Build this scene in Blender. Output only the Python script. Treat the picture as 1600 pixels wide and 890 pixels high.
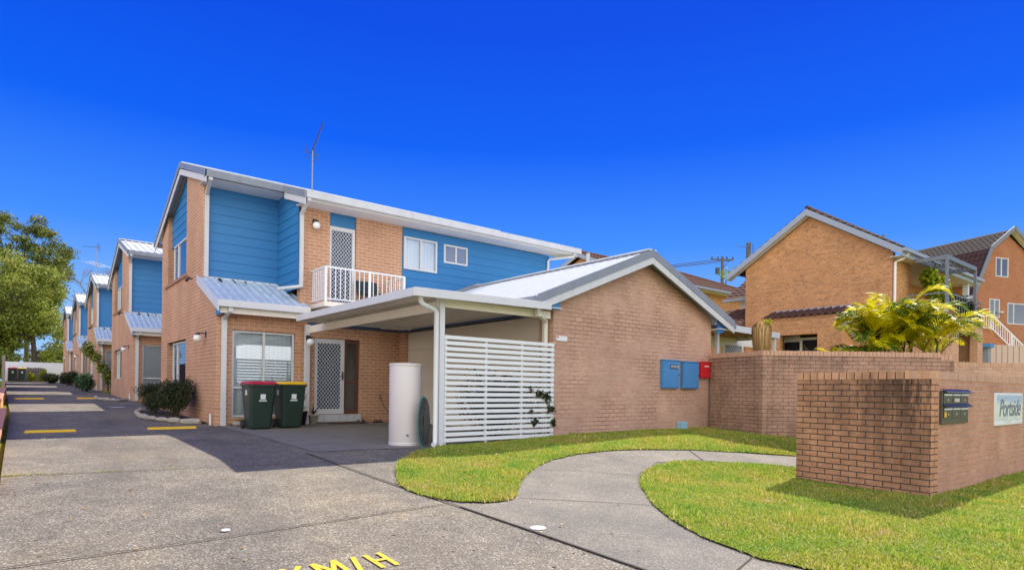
import bpy, bmesh, math, random
import numpy as np
from mathutils import Vector, Matrix
R = math.radians
random.seed(7)
sc = bpy.context.scene
for o in list(bpy.data.objects): bpy.data.objects.remove(o, do_unlink=True)
col = sc.collection

# ------------------------------------------------------------------ camera
EYE = 1.5
cam = bpy.data.cameras.new('camera'); cam.lens = 21.6; cam.sensor_width = 36
cam.shift_y = (607.7 - 445) / 1600; cam.clip_start = .05; cam.clip_end = 5000
co = bpy.data.objects.new('camera', cam); col.objects.link(co)
co.matrix_world = Matrix.Translation((0, 0, EYE)) @ Matrix.Rotation(R(-38.9), 4, 'Z') @ Matrix.Rotation(R(90), 4, 'X') @ Matrix.Rotation(.0128, 4, 'Z')
sc.camera = co
# ------------------------------------------------------------------ sky, sun, exposure
SUN = Vector((1.06, .25, 1.0)).normalized()
elev = math.asin(SUN.z); SKY_N = .17; SKY_G = 4.7
w = bpy.data.worlds.new('World'); sc.world = w; w.use_nodes = True
nt = w.node_tree; nt.nodes.clear()
sky = nt.nodes.new('ShaderNodeTexSky'); sky.sky_type = 'NISHITA'; sky.sun_disc = False
sky.sun_elevation = elev; sky.sun_rotation = math.atan2(SUN.x, SUN.y)
sky.air_density = 1.0; sky.dust_density = 0.0; sky.ozone_density = 3.0; sky.altitude = 0
hs = nt.nodes.new('ShaderNodeHueSaturation'); hs.inputs['Saturation'].default_value = 1.15; hs.inputs['Value'].default_value = SKY_N
bg = nt.nodes.new('ShaderNodeBackground'); bg.inputs['Strength'].default_value = .15
wo = nt.nodes.new('ShaderNodeOutputWorld')
# clear winter sky: the physical sky mixed with a deeper blue that pales towards the horizon
tc = nt.nodes.new('ShaderNodeTexCoord'); sx = nt.nodes.new('ShaderNodeSeparateXYZ'); nt.links.new(tc.outputs['Generated'], sx.inputs[0])
rp = nt.nodes.new('ShaderNodeValToRGB'); nt.links.new(sx.outputs[2], rp.inputs[0]); e = rp.color_ramp.elements
e[0].position = 0; e[0].color = (.36, .62, 1, 1); e[1].position = .75; e[1].color = (0, .06, .70, 1)
for p_, c_ in ((.10, (.24, .50, 1.0)), (.22, (.05, .27, 1.0)), (.36, (0, .115, .93)), (.50, (0, .07, .80))): q_ = e.new(p_); q_.color = (*c_, 1)
mlt = nt.nodes.new('ShaderNodeVectorMath'); mlt.operation = 'SCALE'; mlt.inputs['Scale'].default_value = SKY_G; nt.links.new(rp.outputs[0], mlt.inputs[0])
mx = nt.nodes.new('ShaderNodeMix'); mx.data_type = 'RGBA'; mx.inputs[0].default_value = .84
nt.links.new(sky.outputs[0], hs.inputs['Color']); nt.links.new(hs.outputs[0], mx.inputs[6]); nt.links.new(mlt.outputs[0], mx.inputs[7]); 
# unseen bright cloud bank added behind the photographer to light the shaded walls
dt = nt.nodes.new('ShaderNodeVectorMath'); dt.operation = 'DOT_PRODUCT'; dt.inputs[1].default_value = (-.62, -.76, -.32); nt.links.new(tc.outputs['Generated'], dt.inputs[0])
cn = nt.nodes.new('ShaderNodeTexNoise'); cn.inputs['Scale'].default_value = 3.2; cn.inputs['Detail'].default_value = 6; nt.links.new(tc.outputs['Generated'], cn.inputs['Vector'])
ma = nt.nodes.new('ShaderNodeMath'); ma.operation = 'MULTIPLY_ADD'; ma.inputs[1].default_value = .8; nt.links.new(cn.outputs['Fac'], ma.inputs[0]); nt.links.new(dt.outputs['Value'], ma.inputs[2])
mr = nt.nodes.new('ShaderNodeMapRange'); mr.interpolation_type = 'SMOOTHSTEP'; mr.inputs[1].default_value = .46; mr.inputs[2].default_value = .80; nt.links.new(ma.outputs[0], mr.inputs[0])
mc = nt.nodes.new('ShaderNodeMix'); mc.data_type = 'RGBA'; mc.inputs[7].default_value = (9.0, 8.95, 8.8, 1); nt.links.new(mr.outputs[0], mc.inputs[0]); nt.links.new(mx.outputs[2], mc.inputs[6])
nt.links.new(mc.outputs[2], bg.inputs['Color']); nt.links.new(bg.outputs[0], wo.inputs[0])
sl = bpy.data.lights.new('sun', 'SUN'); sl.energy = 5.0; sl.angle = R(.53); sl.color = (1, .93, .82)
so = bpy.data.objects.new('sun', sl); col.objects.link(so)
so.rotation_euler = SUN.to_track_quat('Z', 'Y').to_euler(); so.location = (30, 10, 40)
vs = sc.view_settings; vs.view_transform = 'Standard'; vs.look = 'None'; vs.exposure = .72; vs.gamma = 1; vs.use_curve_mapping = False
sc.cycles.max_bounces = 7; sc.cycles.transparent_max_bounces = 12; sc.cycles.use_denoising = True

# ------------------------------------------------------------------ ground height
def _ip(y, P):
    return float(np.interp(y, [p[0] for p in P], [p[1] for p in P]))
GL = [(-60, -1.2), (-10, -.35), (0, .03), (3, .16), (6, .33), (9, .5), (12, .55), (15.35, .57), (28.6, .85), (41.8, 1.13), (55, 1.38), (68, 1.56), (80, 1.65), (200, 2.2)]
GR = [(-60, -1.2), (-10, -.3), (0, .0), (2.9, .1), (4.9, .13), (7, .5), (9, .59), (12, .7), (30, 1.5), (80, 3.0)]
def gz(x, y):
    t = min(1, max(0, (x - 5.0) / 3.5)); t = t * t * (3 - 2 * t)
    if x < 8.75: t *= 1 - min(1, max(0, (y - 8.6) / .8))
    return _ip(y, GL) * (1 - t) + _ip(y, GR) * t

# ------------------------------------------------------------------ materials
class NT:
    def __init__(s, name):
        s.m = bpy.data.materials.new(name); s.m.use_nodes = True; s.t = s.m.node_tree; s.t.nodes.clear()
        s.out = s.n('OutputMaterial')
    def n(s, typ, **kw):
        nd = s.t.nodes.new('ShaderNode' + typ)
        for k, v in kw.items(): setattr(nd, k, v)
        return nd
    def L(s, a, b): s.t.links.new(a, b)
    def noise(s, scale, detail=4, vec=None, rough=.6, stretch=None):
        nd = s.n('TexNoise'); nd.inputs['Scale'].default_value = scale; nd.inputs['Detail'].default_value = detail; nd.inputs['Roughness'].default_value = rough
        v = vec or s.coord()
        if stretch:
            mp = s.n('Mapping'); mp.inputs['Scale'].default_value = stretch; s.L(v, mp.inputs[0]); v = mp.outputs[0]
        s.L(v, nd.inputs['Vector']); return nd.outputs['Fac']
    def coord(s):
        if not hasattr(s, '_c'): s._c = s.n('TexCoord').outputs['Object']
        return s._c
    def ramp(s, fac, stops):
        nd = s.n('ValToRGB'); e = nd.color_ramp.elements
        while len(e) < len(stops): e.new(.5)
        for el, (p, c) in zip(e, stops):
            el.position = p; el.color = (c, c, c, 1) if isinstance(c, (int, float)) else (*c, 1)
        s.L(fac, nd.inputs[0]); return nd.outputs[0]
    def mix(s, fac, a, b, mode='MIX'):
        nd = s.n('Mix', data_type='RGBA', blend_type=mode)
        for inp, v in ((0, fac), (6, a), (7, b)):
            if isinstance(v, (int, float)): nd.inputs[inp].default_value = v if inp == 0 else (v, v, v, 1)
            elif isinstance(v, tuple): nd.inputs[inp].default_value = (*v, 1)
            else: s.L(v, nd.inputs[inp])
        return nd.outputs[2]
    def bump(s, h, strength=.3, dist=.01):
        nd = s.n('Bump'); nd.inputs['Strength'].default_value = strength; nd.inputs['Distance'].default_value = dist
        s.L(h, nd.inputs['Height']); return nd.outputs[0]
    def pbr(s, color, rough=.6, metal=0, normal=None, spec=.5, transl=None):
        p = s.n('BsdfPrincipled')
        if isinstance(color, tuple): p.inputs['Base Color'].default_value = (*color, 1)
        else: s.L(color, p.inputs['Base Color'])
        if isinstance(rough, (int, float)): p.inputs['Roughness'].default_value = rough
        else: s.L(rough, p.inputs['Roughness'])
        p.inputs['Metallic'].default_value = metal; p.inputs['Specular IOR Level'].default_value = spec
        if normal: s.L(normal, p.inputs['Normal'])
        if transl:
            tr = s.n('BsdfTranslucent'); 
            if isinstance(color, tuple): tr.inputs[0].default_value = (*color, 1)
            else: s.L(color, tr.inputs[0])
            mx = s.n('MixShader'); mx.inputs[0].default_value = transl
            s.L(p.outputs[0], mx.inputs[1]); s.L(tr.outputs[0], mx.inputs[2]); s.L(mx.outputs[0], s.out.inputs[0])
        else: s.L(p.outputs[0], s.out.inputs[0])
        return s.m
M = {}
def paint(name, c, rough=.5, var=.12, dirt=0, scale=3, metal=0, spec=.5, bump=0):
    k = NT(name); f = k.noise(scale, 5)
    a = tuple(x * (1 - var) for x in c); b = tuple(min(1, x * (1 + var)) for x in c)
    cc = k.mix(f, a, b)
    if dirt:
        g = k.ramp(k.noise(1.4, 6, stretch=(3, 3, .6)), [(.45, 0), (.75, dirt)])
        cc = k.mix(g, cc, tuple(x * .45 for x in c))
    nm = k.bump(k.noise(180, 3), bump, .002) if bump else None
    M[name] = k.pbr(cc, rough, metal, nm, spec)
def brick(name, c1, c2, c3, mortar, mortar2, stain=0.0, drip=False, tone=.25, msize=.005, bw=.24, rh=.086):
    k = NT(name)
    vt = k.n('VectorTransform', vector_type='NORMAL', convert_from='WORLD', convert_to='OBJECT')
    geo = k.n('NewGeometry'); k.L(geo.outputs['True Normal'], vt.inputs[0])
    sn = k.n('SeparateXYZ'); k.L(vt.outputs[0], sn.inputs[0])
    ab = k.n('Math', operation='ABSOLUTE'); k.L(sn.outputs[0], ab.inputs[0])
    gt = k.n('Math', operation='GREATER_THAN'); gt.inputs[1].default_value = .6; k.L(ab.outputs[0], gt.inputs[0])
    sp = k.n('SeparateXYZ'); k.L(k.coord(), sp.inputs[0])
    mu = k.n('Mix', data_type='FLOAT'); k.L(gt.outputs[0], mu.inputs[0]); k.L(sp.outputs[0], mu.inputs[2]); k.L(sp.outputs[1], mu.inputs[3])
    cb = k.n('CombineXYZ'); k.L(mu.outputs[0], cb.inputs[0]); k.L(sp.outputs[2], cb.inputs[1])
    bt = k.n('TexBrick'); k.L(cb.outputs[0], bt.inputs['Vector'])
    bt.inputs['Scale'].default_value = 1; bt.inputs['Mortar Size'].default_value = msize; bt.inputs['Mortar Smooth'].default_value = .15
    bt.inputs['Brick Width'].default_value = bw; bt.inputs['Row Height'].default_value = rh; bt.inputs['Bias'].default_value = 0
    bt.offset = .5
    bt.inputs['Color1'].default_value = (*c1, 1); bt.inputs['Color2'].default_value = (*c2, 1)
    # per-brick third tone from coarse cells
    f1 = k.ramp(k.noise(9, 2, vec=cb.outputs[0], stretch=(1, 3, 1)), [(.35, 0), (.75, 1)])
    c = k.mix(f1, bt.outputs['Color'], c3)
    fine = k.ramp(k.noise(90, 5), [(.3, 1 - tone), (.7, 1 + tone * .4)])
    c = k.mix(1.0, c, fine, 'MULTIPLY')
    mo = k.mix(k.ramp(k.noise(1.1, 4), [(.4, 0), (.6, 1)]), mortar, mortar2)
    c = k.mix(bt.outputs['Fac'], c, mo)
    big = k.ramp(k.noise(.9, 4), [(.3, .86), (.7, 1.08)])
    c = k.mix(1.0, c, big, 'MULTIPLY')
    if stain:
        s1 = k.ramp(k.noise(2.6, 8, stretch=(1, 1, .45), rough=.7), [(.46, 0), (.68, stain)])
        c = k.mix(s1, c, (.035, .028, .024))
    if drip:
        # black lichen runs down from the coping, strongest towards the end pier
        v = k.ramp(k.noise(5.5, 6, stretch=(1, 1, .18), rough=.72), [(.35, 0), (.52, 1)])
        mr = k.n('MapRange'); k.L(sp.outputs[2], mr.inputs[0]); mr.inputs[1].default_value = .1; mr.inputs[2].default_value = 1.75; mr.inputs[3].default_value = .12; mr.inputs[4].default_value = 1.0
        mr2 = k.n('MapRange'); k.L(sp.outputs[1], mr2.inputs[0]); mr2.inputs[1].default_value = 1.5; mr2.inputs[2].default_value = .1; mr2.inputs[3].default_value = .25; mr2.inputs[4].default_value = 1
        a = k.n('Math', operation='MULTIPLY'); k.L(mr.outputs[0], a.inputs[0]); k.L(mr2.outputs[0], a.inputs[1])
        b = k.n('Math', operation='MULTIPLY'); k.L(a.outputs[0], b.inputs[0]); k.L(v, b.inputs[1])
        d = k.n('Math', operation='MULTIPLY'); k.L(b.outputs[0], d.inputs[0]); k.L(gt.outputs[0], d.inputs[1])
        c = k.mix(d.outputs[0], c, (.03, .022, .018))
    inv = k.n('Math', operation='SUBTRACT'); inv.inputs[0].default_value = 1; k.L(bt.outputs['Fac'], inv.inputs[1])
    hn = k.n('Math', operation='MULTIPLY_ADD'); k.L(k.noise(60, 4), hn.inputs[0]); hn.inputs[1].default_value = .35; k.L(inv.outputs[0], hn.inputs[2])
    M[name] = k.pbr(c, .9, 0, k.bump(hn.outputs[0], .6, .006), .25)

brick('unit_brick', (.60, .31, .175), (.49, .235, .13), (.64, .36, .22), (.82, .64, .48), (.70, .52, .39), tone=.2, msize=.006)
brick('garage_brick', (.62, .375, .265), (.51, .29, .20), (.65, .42, .315), (.60, .44, .35), (.22, .145, .11), stain=.10, tone=.2, msize=.0065)
brick('boundary_brick', (.48, .285, .19), (.38, .205, .135), (.53, .345, .255), (.25, .18, .14), (.11, .075, .06), stain=.55, tone=.3, msize=.0065)
brick('mailbox_brick', (.64, .31, .155), (.50, .225, .11), (.68, .40, .24), (.13, .09, .07), (.09, .065, .05), stain=.35, drip=True, tone=.35, msize=.008)
brick('mailbox_front_brick', (.58, .30, .18), (.49, .235, .14), (.61, .36, .24), (.62, .50, .42), (.30, .22, .18), stain=.15, tone=.25, msize=.0045)
brick('orange_brick', (.66, .29, .105), (.38, .145, .055), (.76, .44, .21), (.60, .40, .26), (.50, .32, .20), stain=.10, tone=.3)
brick('red_brick', (.47, .185, .09), (.36, .125, .06), (.52, .25, .14), (.36, .17, .10), (.32, .15, .09), tone=.2)
paint('coping_brick', (.62, .34, .19), .9, .35, dirt=1.0, scale=9, bump=.6)
paint('coping_brick_light', (.56, .34, .23), .9, .2, dirt=.5, scale=9, bump=.6)
paint('porch_coping', (.50, .25, .13), .9, .25, dirt=.1, scale=9)
paint('white', (.66, .67, .69), .4, .04, dirt=.10)
paint('white_clean', (.76, .79, .81), .35, .03)
paint('cream', (.82, .77, .68), .5, .04, dirt=.08)
paint('soffit', (.66, .65, .66), .6, .03)
paint('gutter_grey', (.25, .275, .32), .45, .1, dirt=.35)
paint('gutter_white', (.62, .63, .64), .45, .06, dirt=.25)
paint('roof_white', (.66, .69, .72), .38, .05, dirt=.12)
paint('roof_worn', (.50, .60, .70), .5, .12, dirt=.4)
paint('blue', (.026, .19, .45), .55, .08)
paint('blue_trim', (.03, .17, .46), .5, .06)
paint('pale_blue', (.28, .50, .66), .5, .04)
paint('blue_box', (.06, .24, .52), .45, .04)
paint('red_box', (.62, .015, .02), .4, .05)
paint('black', (.02, .02, .022), .5, .2)
paint('dark_metal', (.06, .06, .065), .4, .2, metal=.4)
paint('bronze', (.10, .085, .075), .4, .15, metal=.3)
paint('slate_blue', (.045, .085, .17), .55, .05)
paint('beige_door', (.74, .66, .54), .55, .04)
paint('tank', (.62, .58, .58), .45, .04, dirt=.06)
paint('bin_green', (.018, .038, .030), .38, .2, scale=5)
paint('bin_red', (.50, .01, .035), .35, .1)
paint('bin_yellow', (.80, .48, .01), .35, .08)
paint('sticker', (.75, .78, .82), .5, .02)
paint('timber_brown', (.14, .05, .035), .5, .25)
paint('mullion_brown', (.40, .20, .10), .55, .2)
paint('hose_green', (.02, .18, .16), .4, .1)
paint('hose_dark', (.015, .02, .025), .35, .2)
paint('terracotta', (.52, .24, .15), .8, .2)
paint('mat_brown', (.10, .06, .05), .95, .4, scale=30)
paint('stone', (.42, .38, .32), .9, .35, dirt=.5, scale=7, bump=.8)
paint('tile_grey', (.55, .56, .60), .5, .08)
paint('dark_soil', (.05, .038, .028), .95, .4, scale=12)
k = NT('yellow_line'); wr = k.ramp(k.noise(70, 5, rough=.75), [(.40, 0), (.52, 1)]); M['yellow_line'] = k.pbr(k.mix(wr, k.mix(k.noise(14, 4), (.30, .20, .06), (.72, .44, .03)), (.82, .50, .02)), .75, 0, k.bump(k.noise(150, 3), .4, .003))
paint('white_line', (.78, .77, .74), .7, .08)
paint('timber_grey', (.30, .24, .20), .85, .3, dirt=.5, scale=5)
paint('timber_dark', (.09, .065, .055), .9, .4, dirt=.5, scale=5)
paint('fence_white', (.78, .80, .84), .5, .04)
paint('colorbond_beige', (.55, .40, .32), .55, .05)
paint('pole_timber', (.13, .11, .095), .9, .3)
paint('steel_grey', (.17, .19, .22), .5, .1)
paint('barge_grey', (.33, .37, .43), .55, .06)
paint('tile_roof_dark', (.10, .055, .045), .95, .35, dirt=.3, scale=8, spec=.1)
paint('tile_roof_brown', (.15, .078, .055), .95, .35, dirt=.4, scale=6, spec=.1)
paint('tile_roof_tan', (.085, .07, .058), .95, .35, dirt=.4, scale=6, spec=.1)
paint('bark', (.075, .055, .042), .95, .4, scale=8, bump=.8)
paint('bark_pale', (.22, .19, .16), .95, .3, scale=6)
paint('globe_white', (.86, .86, .86), .25, .01)
paint('wall_render', (.62, .56, .50), .8, .06)
paint('ceramic', (.55, .50, .42), .5, .1)
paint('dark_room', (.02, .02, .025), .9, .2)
paint('thong', (.03, .03, .04), .8, .2)
paint('aerial', (.28, .28, .28), .45, .1, metal=.6)

def concrete():
    k = NT('concrete'); c = k.coord()
    vo = k.n('TexVoronoi', feature='F1'); vo.inputs['Scale'].default_value = 95; k.L(c, vo.inputs['Vector'])
    pr = k.n('SeparateColor'); k.L(vo.outputs['Color'], pr.inputs[0])
    peb = k.ramp(pr.outputs[0], [(0, (.11, .095, .072)), (.45, (.185, .163, .123)), (.85, (.24, .212, .162)), (.975, (.44, .40, .32))])
    f = k.ramp(k.noise(.55, 5), [(.32, (.70, .71, .74)), (.5, (.95, .95, .95)), (.68, (1.22, 1.17, 1.05))])
    a = k.mix(1.0, peb, f, 'MULTIPLY')
    g = k.ramp(k.noise(3.2, 8, rough=.75), [(.35, .76), (.7, 1.16)])
    a = k.mix(1.0, a, g, 'MULTIPLY')
    st = k.ramp(k.noise(.8, 3, stretch=(1.6, .35, 1)), [(.50, 0), (.70, .55)])
    a = k.mix(st, a, (.10, .085, .068))
    M['concrete'] = k.pbr(a, .88, 0, k.bump(vo.outputs['Distance'], .5, .004), .3)
    k = NT('path_concrete'); c = k.coord()
    vo = k.n('TexVoronoi', feature='F1'); vo.inputs['Scale'].default_value = 120; k.L(c, vo.inputs['Vector'])
    pr = k.n('SeparateColor'); k.L(vo.outputs['Color'], pr.inputs[0])
    peb = k.ramp(pr.outputs[0], [(0, (.125, .113, .09)), (.5, (.19, .174, .142)), (.9, (.235, .216, .176)), (.98, (.40, .37, .31))])
    a = k.mix(1.0, peb, k.ramp(k.noise(1.1, 6, rough=.7), [(.34, (.72, .73, .75)), (.66, (1.15, 1.13, 1.08))]), 'MULTIPLY')
    M['path_concrete'] = k.pbr(a, .88, 0, k.bump(vo.outputs['Distance'], .4, .003), .3)
    k = NT('smooth_concrete')
    a = k.mix(k.noise(2.2, 6, rough=.7), (.15, .138, .115), (.28, .258, .215))
    sp = k.ramp(k.noise(140, 3), [(.35, .80), (.65, 1.15)])
    a = k.mix(1.0, a, sp, 'MULTIPLY')
    M['smooth_concrete'] = k.pbr(a, .9, 0, k.bump(k.noise(90, 4), .3, .003), .3)
concrete()
paint('road', (.16, .155, .15), .9, .2, scale=6)
paint('render_cream', (.72, .64, .52), .8, .05)
def lawnmat():
    k = NT('lawn')
    a = k.ramp(k.noise(1.6, 6, rough=.7), [(.3, (.10, .17, .012)), (.5, (.22, .26, .018)), (.7, (.34, .28, .08))])
    f = k.ramp(k.noise(60, 4), [(.3, .45), (.7, 1.3)])
    M['lawn'] = k.pbr(k.mix(1.0, a, f, 'MULTIPLY'), .95, 0, k.bump(k.noise(80, 4), 1, .02), .1)
    k = NT('grass_blade'); g = k.n('NewGeometry')
    a = k.ramp(g.outputs['Random Per Island'], [(0, (.18, .29, .025)), (.45, (.40, .46, .035)), (.8, (.58, .54, .09)), (1, (.68, .60, .26))])
    b = k.ramp(k.noise(1.3, 8, rough=.75), [(.32, (.42, .78, .6)), (.47, (.85, .95, 1)), (.58, (1.05, .95, 1.2)), (.70, (1.25, .92, 2.2))])
    M['grass_blade'] = k.pbr(k.mix(1.0, a, b, 'MULTIPLY'), .6, 0, None, .3, .35)
lawnmat()
def leafmat(name, stops, transl=.35, rough=.5, nscale=.8):
    k = NT(name); g = k.n('NewGeometry')
    a = k.ramp(g.outputs['Random Per Island'], stops)
    b = k.ramp(k.noise(nscale, 3), [(.35, .7), (.65, 1.2)])
    M[name] = k.pbr(k.mix(1.0, a, b, 'MULTIPLY'), rough, 0, None, .15, transl)
leafmat('leaf_light', [(0, (.09, .14, .02)), (.5, (.26, .31, .05)), (1, (.50, .48, .12))])
leafmat('leaf_dark', [(0, (.06, .11, .02)), (.6, (.17, .22, .045)), (1, (.36, .30, .08))])
leafmat('leaf_shrub', [(0, (.02, .035, .015)), (.6, (.045, .065, .025)), (1, (.10, .085, .045))], .2)
leafmat('leaf_succulent', [(0, (.04, .09, .04)), (1, (.10, .17, .08))], .2)
leafmat('leaf_bright', [(0, (.09, .20, .008)), (.5, (.28, .36, .012)), (1, (.52, .46, .02))], .45)
leafmat('palm_yellow', [(0, (.42, .42, .006)), (.5, (.68, .60, .006)), (1, (.84, .72, .01))], .5, .5)
leafmat('palm_green', [(0, (.035, .10, .008)), (.6, (.12, .22, .012)), (1, (.32, .34, .02))], .45, .5)
leafmat('palm_dead', [(0, (.20, .11, .035)), (.5, (.52, .33, .12)), (1, (.80, .62, .32))], .35, .6)
def glass(name, tint, fac):
    k = NT(name); tr = k.n('BsdfTransparent'); tr.inputs[0].default_value = (*tint, 1)
    gl = k.n('BsdfGlossy'); gl.inputs['Roughness'].default_value = .01; gl.inputs[0].default_value = (.95, .97, 1, 1)
    lw = k.n('LayerWeight'); lw.inputs[0].default_value = .35
    mr = k.n('MapRange'); k.L(lw.outputs['Fresnel'], mr.inputs[0]); mr.inputs[3].default_value = fac; mr.inputs[4].default_value = 1
    mx = k.n('MixShader'); k.L(mr.outputs[0], mx.inputs[0]); k.L(tr.outputs[0], mx.inputs[1]); k.L(gl.outputs[0], mx.inputs[2]); k.L(mx.outputs[0], k.out.inputs[0])
    M[name] = k.m
glass('glass', (.93, .96, .98), .10)
glass('glass_dark', (.35, .40, .45), .12)
k = NT('curtain'); k.pbr(k.mix(k.noise(3, 3, stretch=(6, 6, .3)), (.74, .78, .82), (.90, .92, .94)), .85); M['curtain'] = k.m
k = NT('curtain_grey'); k.pbr(k.mix(k.noise(3, 3, stretch=(6, 6, .3)), (.26, .28, .31), (.44, .46, .48)), .85); M['curtain_grey'] = k.m
paint('navy_screen', (.012, .03, .08), .7, .1)
k = NT('sign_face')
sp = k.n('SeparateXYZ'); k.L(k.coord(), sp.inputs[0])
nz = k.noise(2.2, 4, stretch=(1, 1, 2.2))
ad = k.n('Math', operation='MULTIPLY_ADD'); k.L(nz, ad.inputs[0]); ad.inputs[1].default_value = .35; k.L(sp.outputs[2], ad.inputs[2])
k.pbr(k.ramp(ad.outputs[0], [(.10, (.80, .84, .88)), (.24, (.80, .84, .88)), (.27, (.55, .62, .66)), (.33, (.70, .75, .66)), (.50, (.66, .72, .68)), (.62, (.36, .48, .66)), (.8, (.55, .64, .78))]), .35); M['sign_face'] = k.m

# ------------------------------------------------------------------ mesh helpers
class MB:
    def __init__(s): s.v = []; s.f = []; s.sm = []
    def add(s, vs, fs, smooth=False):
        b = len(s.v); s.v += [tuple(map(float, p)) for p in vs]; s.f += [tuple(i + b for i in f) for f in fs]; s.sm += [smooth] * len(fs); return s
    def box(s, x0, x1, y0, y1, z0, z1):
        x0, x1 = sorted((x0, x1)); y0, y1 = sorted((y0, y1)); z0, z1 = sorted((z0, z1))
        return s.add([(x0, y0, z0), (x1, y0, z0), (x1, y1, z0), (x0, y1, z0), (x0, y0, z1), (x1, y0, z1), (x1, y1, z1), (x0, y1, z1)],
                     [(0, 3, 2, 1), (4, 5, 6, 7), (0, 1, 5, 4), (1, 2, 6, 5), (2, 3, 7, 6), (3, 0, 4, 7)])
    def hexa(s, p): # 8 points: bottom 4 ccw, top 4
        return s.add(p, [(0, 3, 2, 1), (4, 5, 6, 7), (0, 1, 5, 4), (1, 2, 6, 5), (2, 3, 7, 6), (3, 0, 4, 7)])
    def beam(s, a, b, wd, ht, up=(0, 0, 1)): # rectangular bar from a to b; top edge along a-b centre
        a = Vector(a); b = Vector(b); d = (b - a).normalized(); u = Vector(up); sd = d.cross(u).normalized(); u = sd.cross(d).normalized()
        P = []
        for h in (-ht / 2, ht / 2):
            for q, sg in ((a, -1), (b, -1), (b, 1), (a, 1)): P.append(q + sd * sg * wd / 2 + u * h)
        return s.hexa(P)
    def tube(s, pts, r, n=8, smooth=True, cap=True):
        pts = [Vector(p) for p in pts]; N = len(pts); rs = r if isinstance(r, (list, tuple)) else [r] * N
        vs = []; prev = None
        for i, p in enumerate(pts):
            d = (pts[min(i + 1, N - 1)] - pts[max(i - 1, 0)]).normalized()
            if prev is None: a = d.orthogonal().normalized()
            else:
                a = prev - d * prev.dot(d); a = a.normalized() if a.length > 1e-6 else d.orthogonal().normalized()
            prev = a; b = d.cross(a)
            for k in range(n):
                t = 2 * math.pi * k / n; vs.append(p + (a * math.cos(t) + b * math.sin(t)) * rs[i])
        fs = [(i * n + k, i * n + (k + 1) % n, (i + 1) * n + (k + 1) % n, (i + 1) * n + k) for i in range(N - 1) for k in range(n)]
        s.add(vs, fs, smooth)
        if cap: s.add([vs[k] for k in range(n)], [tuple(range(n))[::-1]]); s.add([vs[(N - 1) * n + k] for k in range(n)], [tuple(range(n))])
        return s
    def lathe(s, c, prof, n=24, smooth=True): # prof [(r,z)]
        vs = [(c[0] + r * math.cos(2 * math.pi * k / n), c[1] + r * math.sin(2 * math.pi * k / n), c[2] + z) for r, z in prof for k in range(n)]
        fs = [(i * n + k, i * n + (k + 1) % n, (i + 1) * n + (k + 1) % n, (i + 1) * n + k) for i in range(len(prof) - 1) for k in range(n)]
        return s.add(vs, fs, smooth)
    def prism(s, poly, axis, a, b): # poly 2d ccw; axis 'x','y','z' extrude from a to b
        def P(u, v, w): return {'x': (w, u, v), 'y': (u, w, v), 'z': (u, v, w)}[axis]
        n = len(poly); vs = [P(u, v, a) for u, v in poly] + [P(u, v, b) for u, v in poly]
        fs = [tuple(range(n)), tuple(range(n, 2 * n))[::-1]] + [(i, (i + 1) % n + n * 0, (i + 1) % n + n, i + n) for i in range(n)]
        return s.add(vs, fs)
    def build(s, name, mat, parent=None, loc=None, bevel=0):
        me = bpy.data.meshes.new(name); L = Vector(loc) if loc is not None else (Vector(parent['_o']) if parent and '_o' in parent else Vector((0, 0, 0)))
        vv = [(x - L.x, y - L.y, z - L.z) for x, y, z in s.v]
        me.from_pydata(vv, [], s.f); me.polygons.foreach_set('use_smooth', s.sm)
        bm = bmesh.new(); bm.from_mesh(me); bmesh.ops.recalc_face_normals(bm, faces=bm.faces); bm.to_mesh(me); bm.free()
        return link(name, me, mat, parent, L, bevel)
def link(name, me, mat, parent, L, bevel=0):
    me.materials.append(M[mat] if isinstance(mat, str) else mat)
    o = bpy.data.objects.new(name, me); col.objects.link(o)
    if parent: o.parent = parent
    else: o.location = L
    if bevel:
        b = o.modifiers.new('bevel', 'BEVEL'); b.width = bevel; b.segments = 2; b.limit_method = 'ANGLE'
    o['_o'] = list(L)
    return o
def thing(name, label, cat, loc, group=None, rz=0):
    o = bpy.data.objects.new(name, None); col.objects.link(o); o.location = loc; o.empty_display_size = .2; o.rotation_euler.z = rz
    o['label'] = label; o['category'] = cat; o['_o'] = list(loc) if not rz else [0, 0, 0]
    if group: o['group'] = group
    return o
def tag(o, label, cat, group=None):
    o['label'] = label; o['category'] = cat
    if group: o['group'] = group
    return o
def struct(o): o['kind'] = 'structure'; return o
def copy_tree(o, parent=None):
    c = o.copy(); col.objects.link(c)
    if parent: c.parent = parent
    for ch in [x for x in list(bpy.data.objects) if x.parent == o]: copy_tree(ch, c)
    return c
V = Vector
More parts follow.
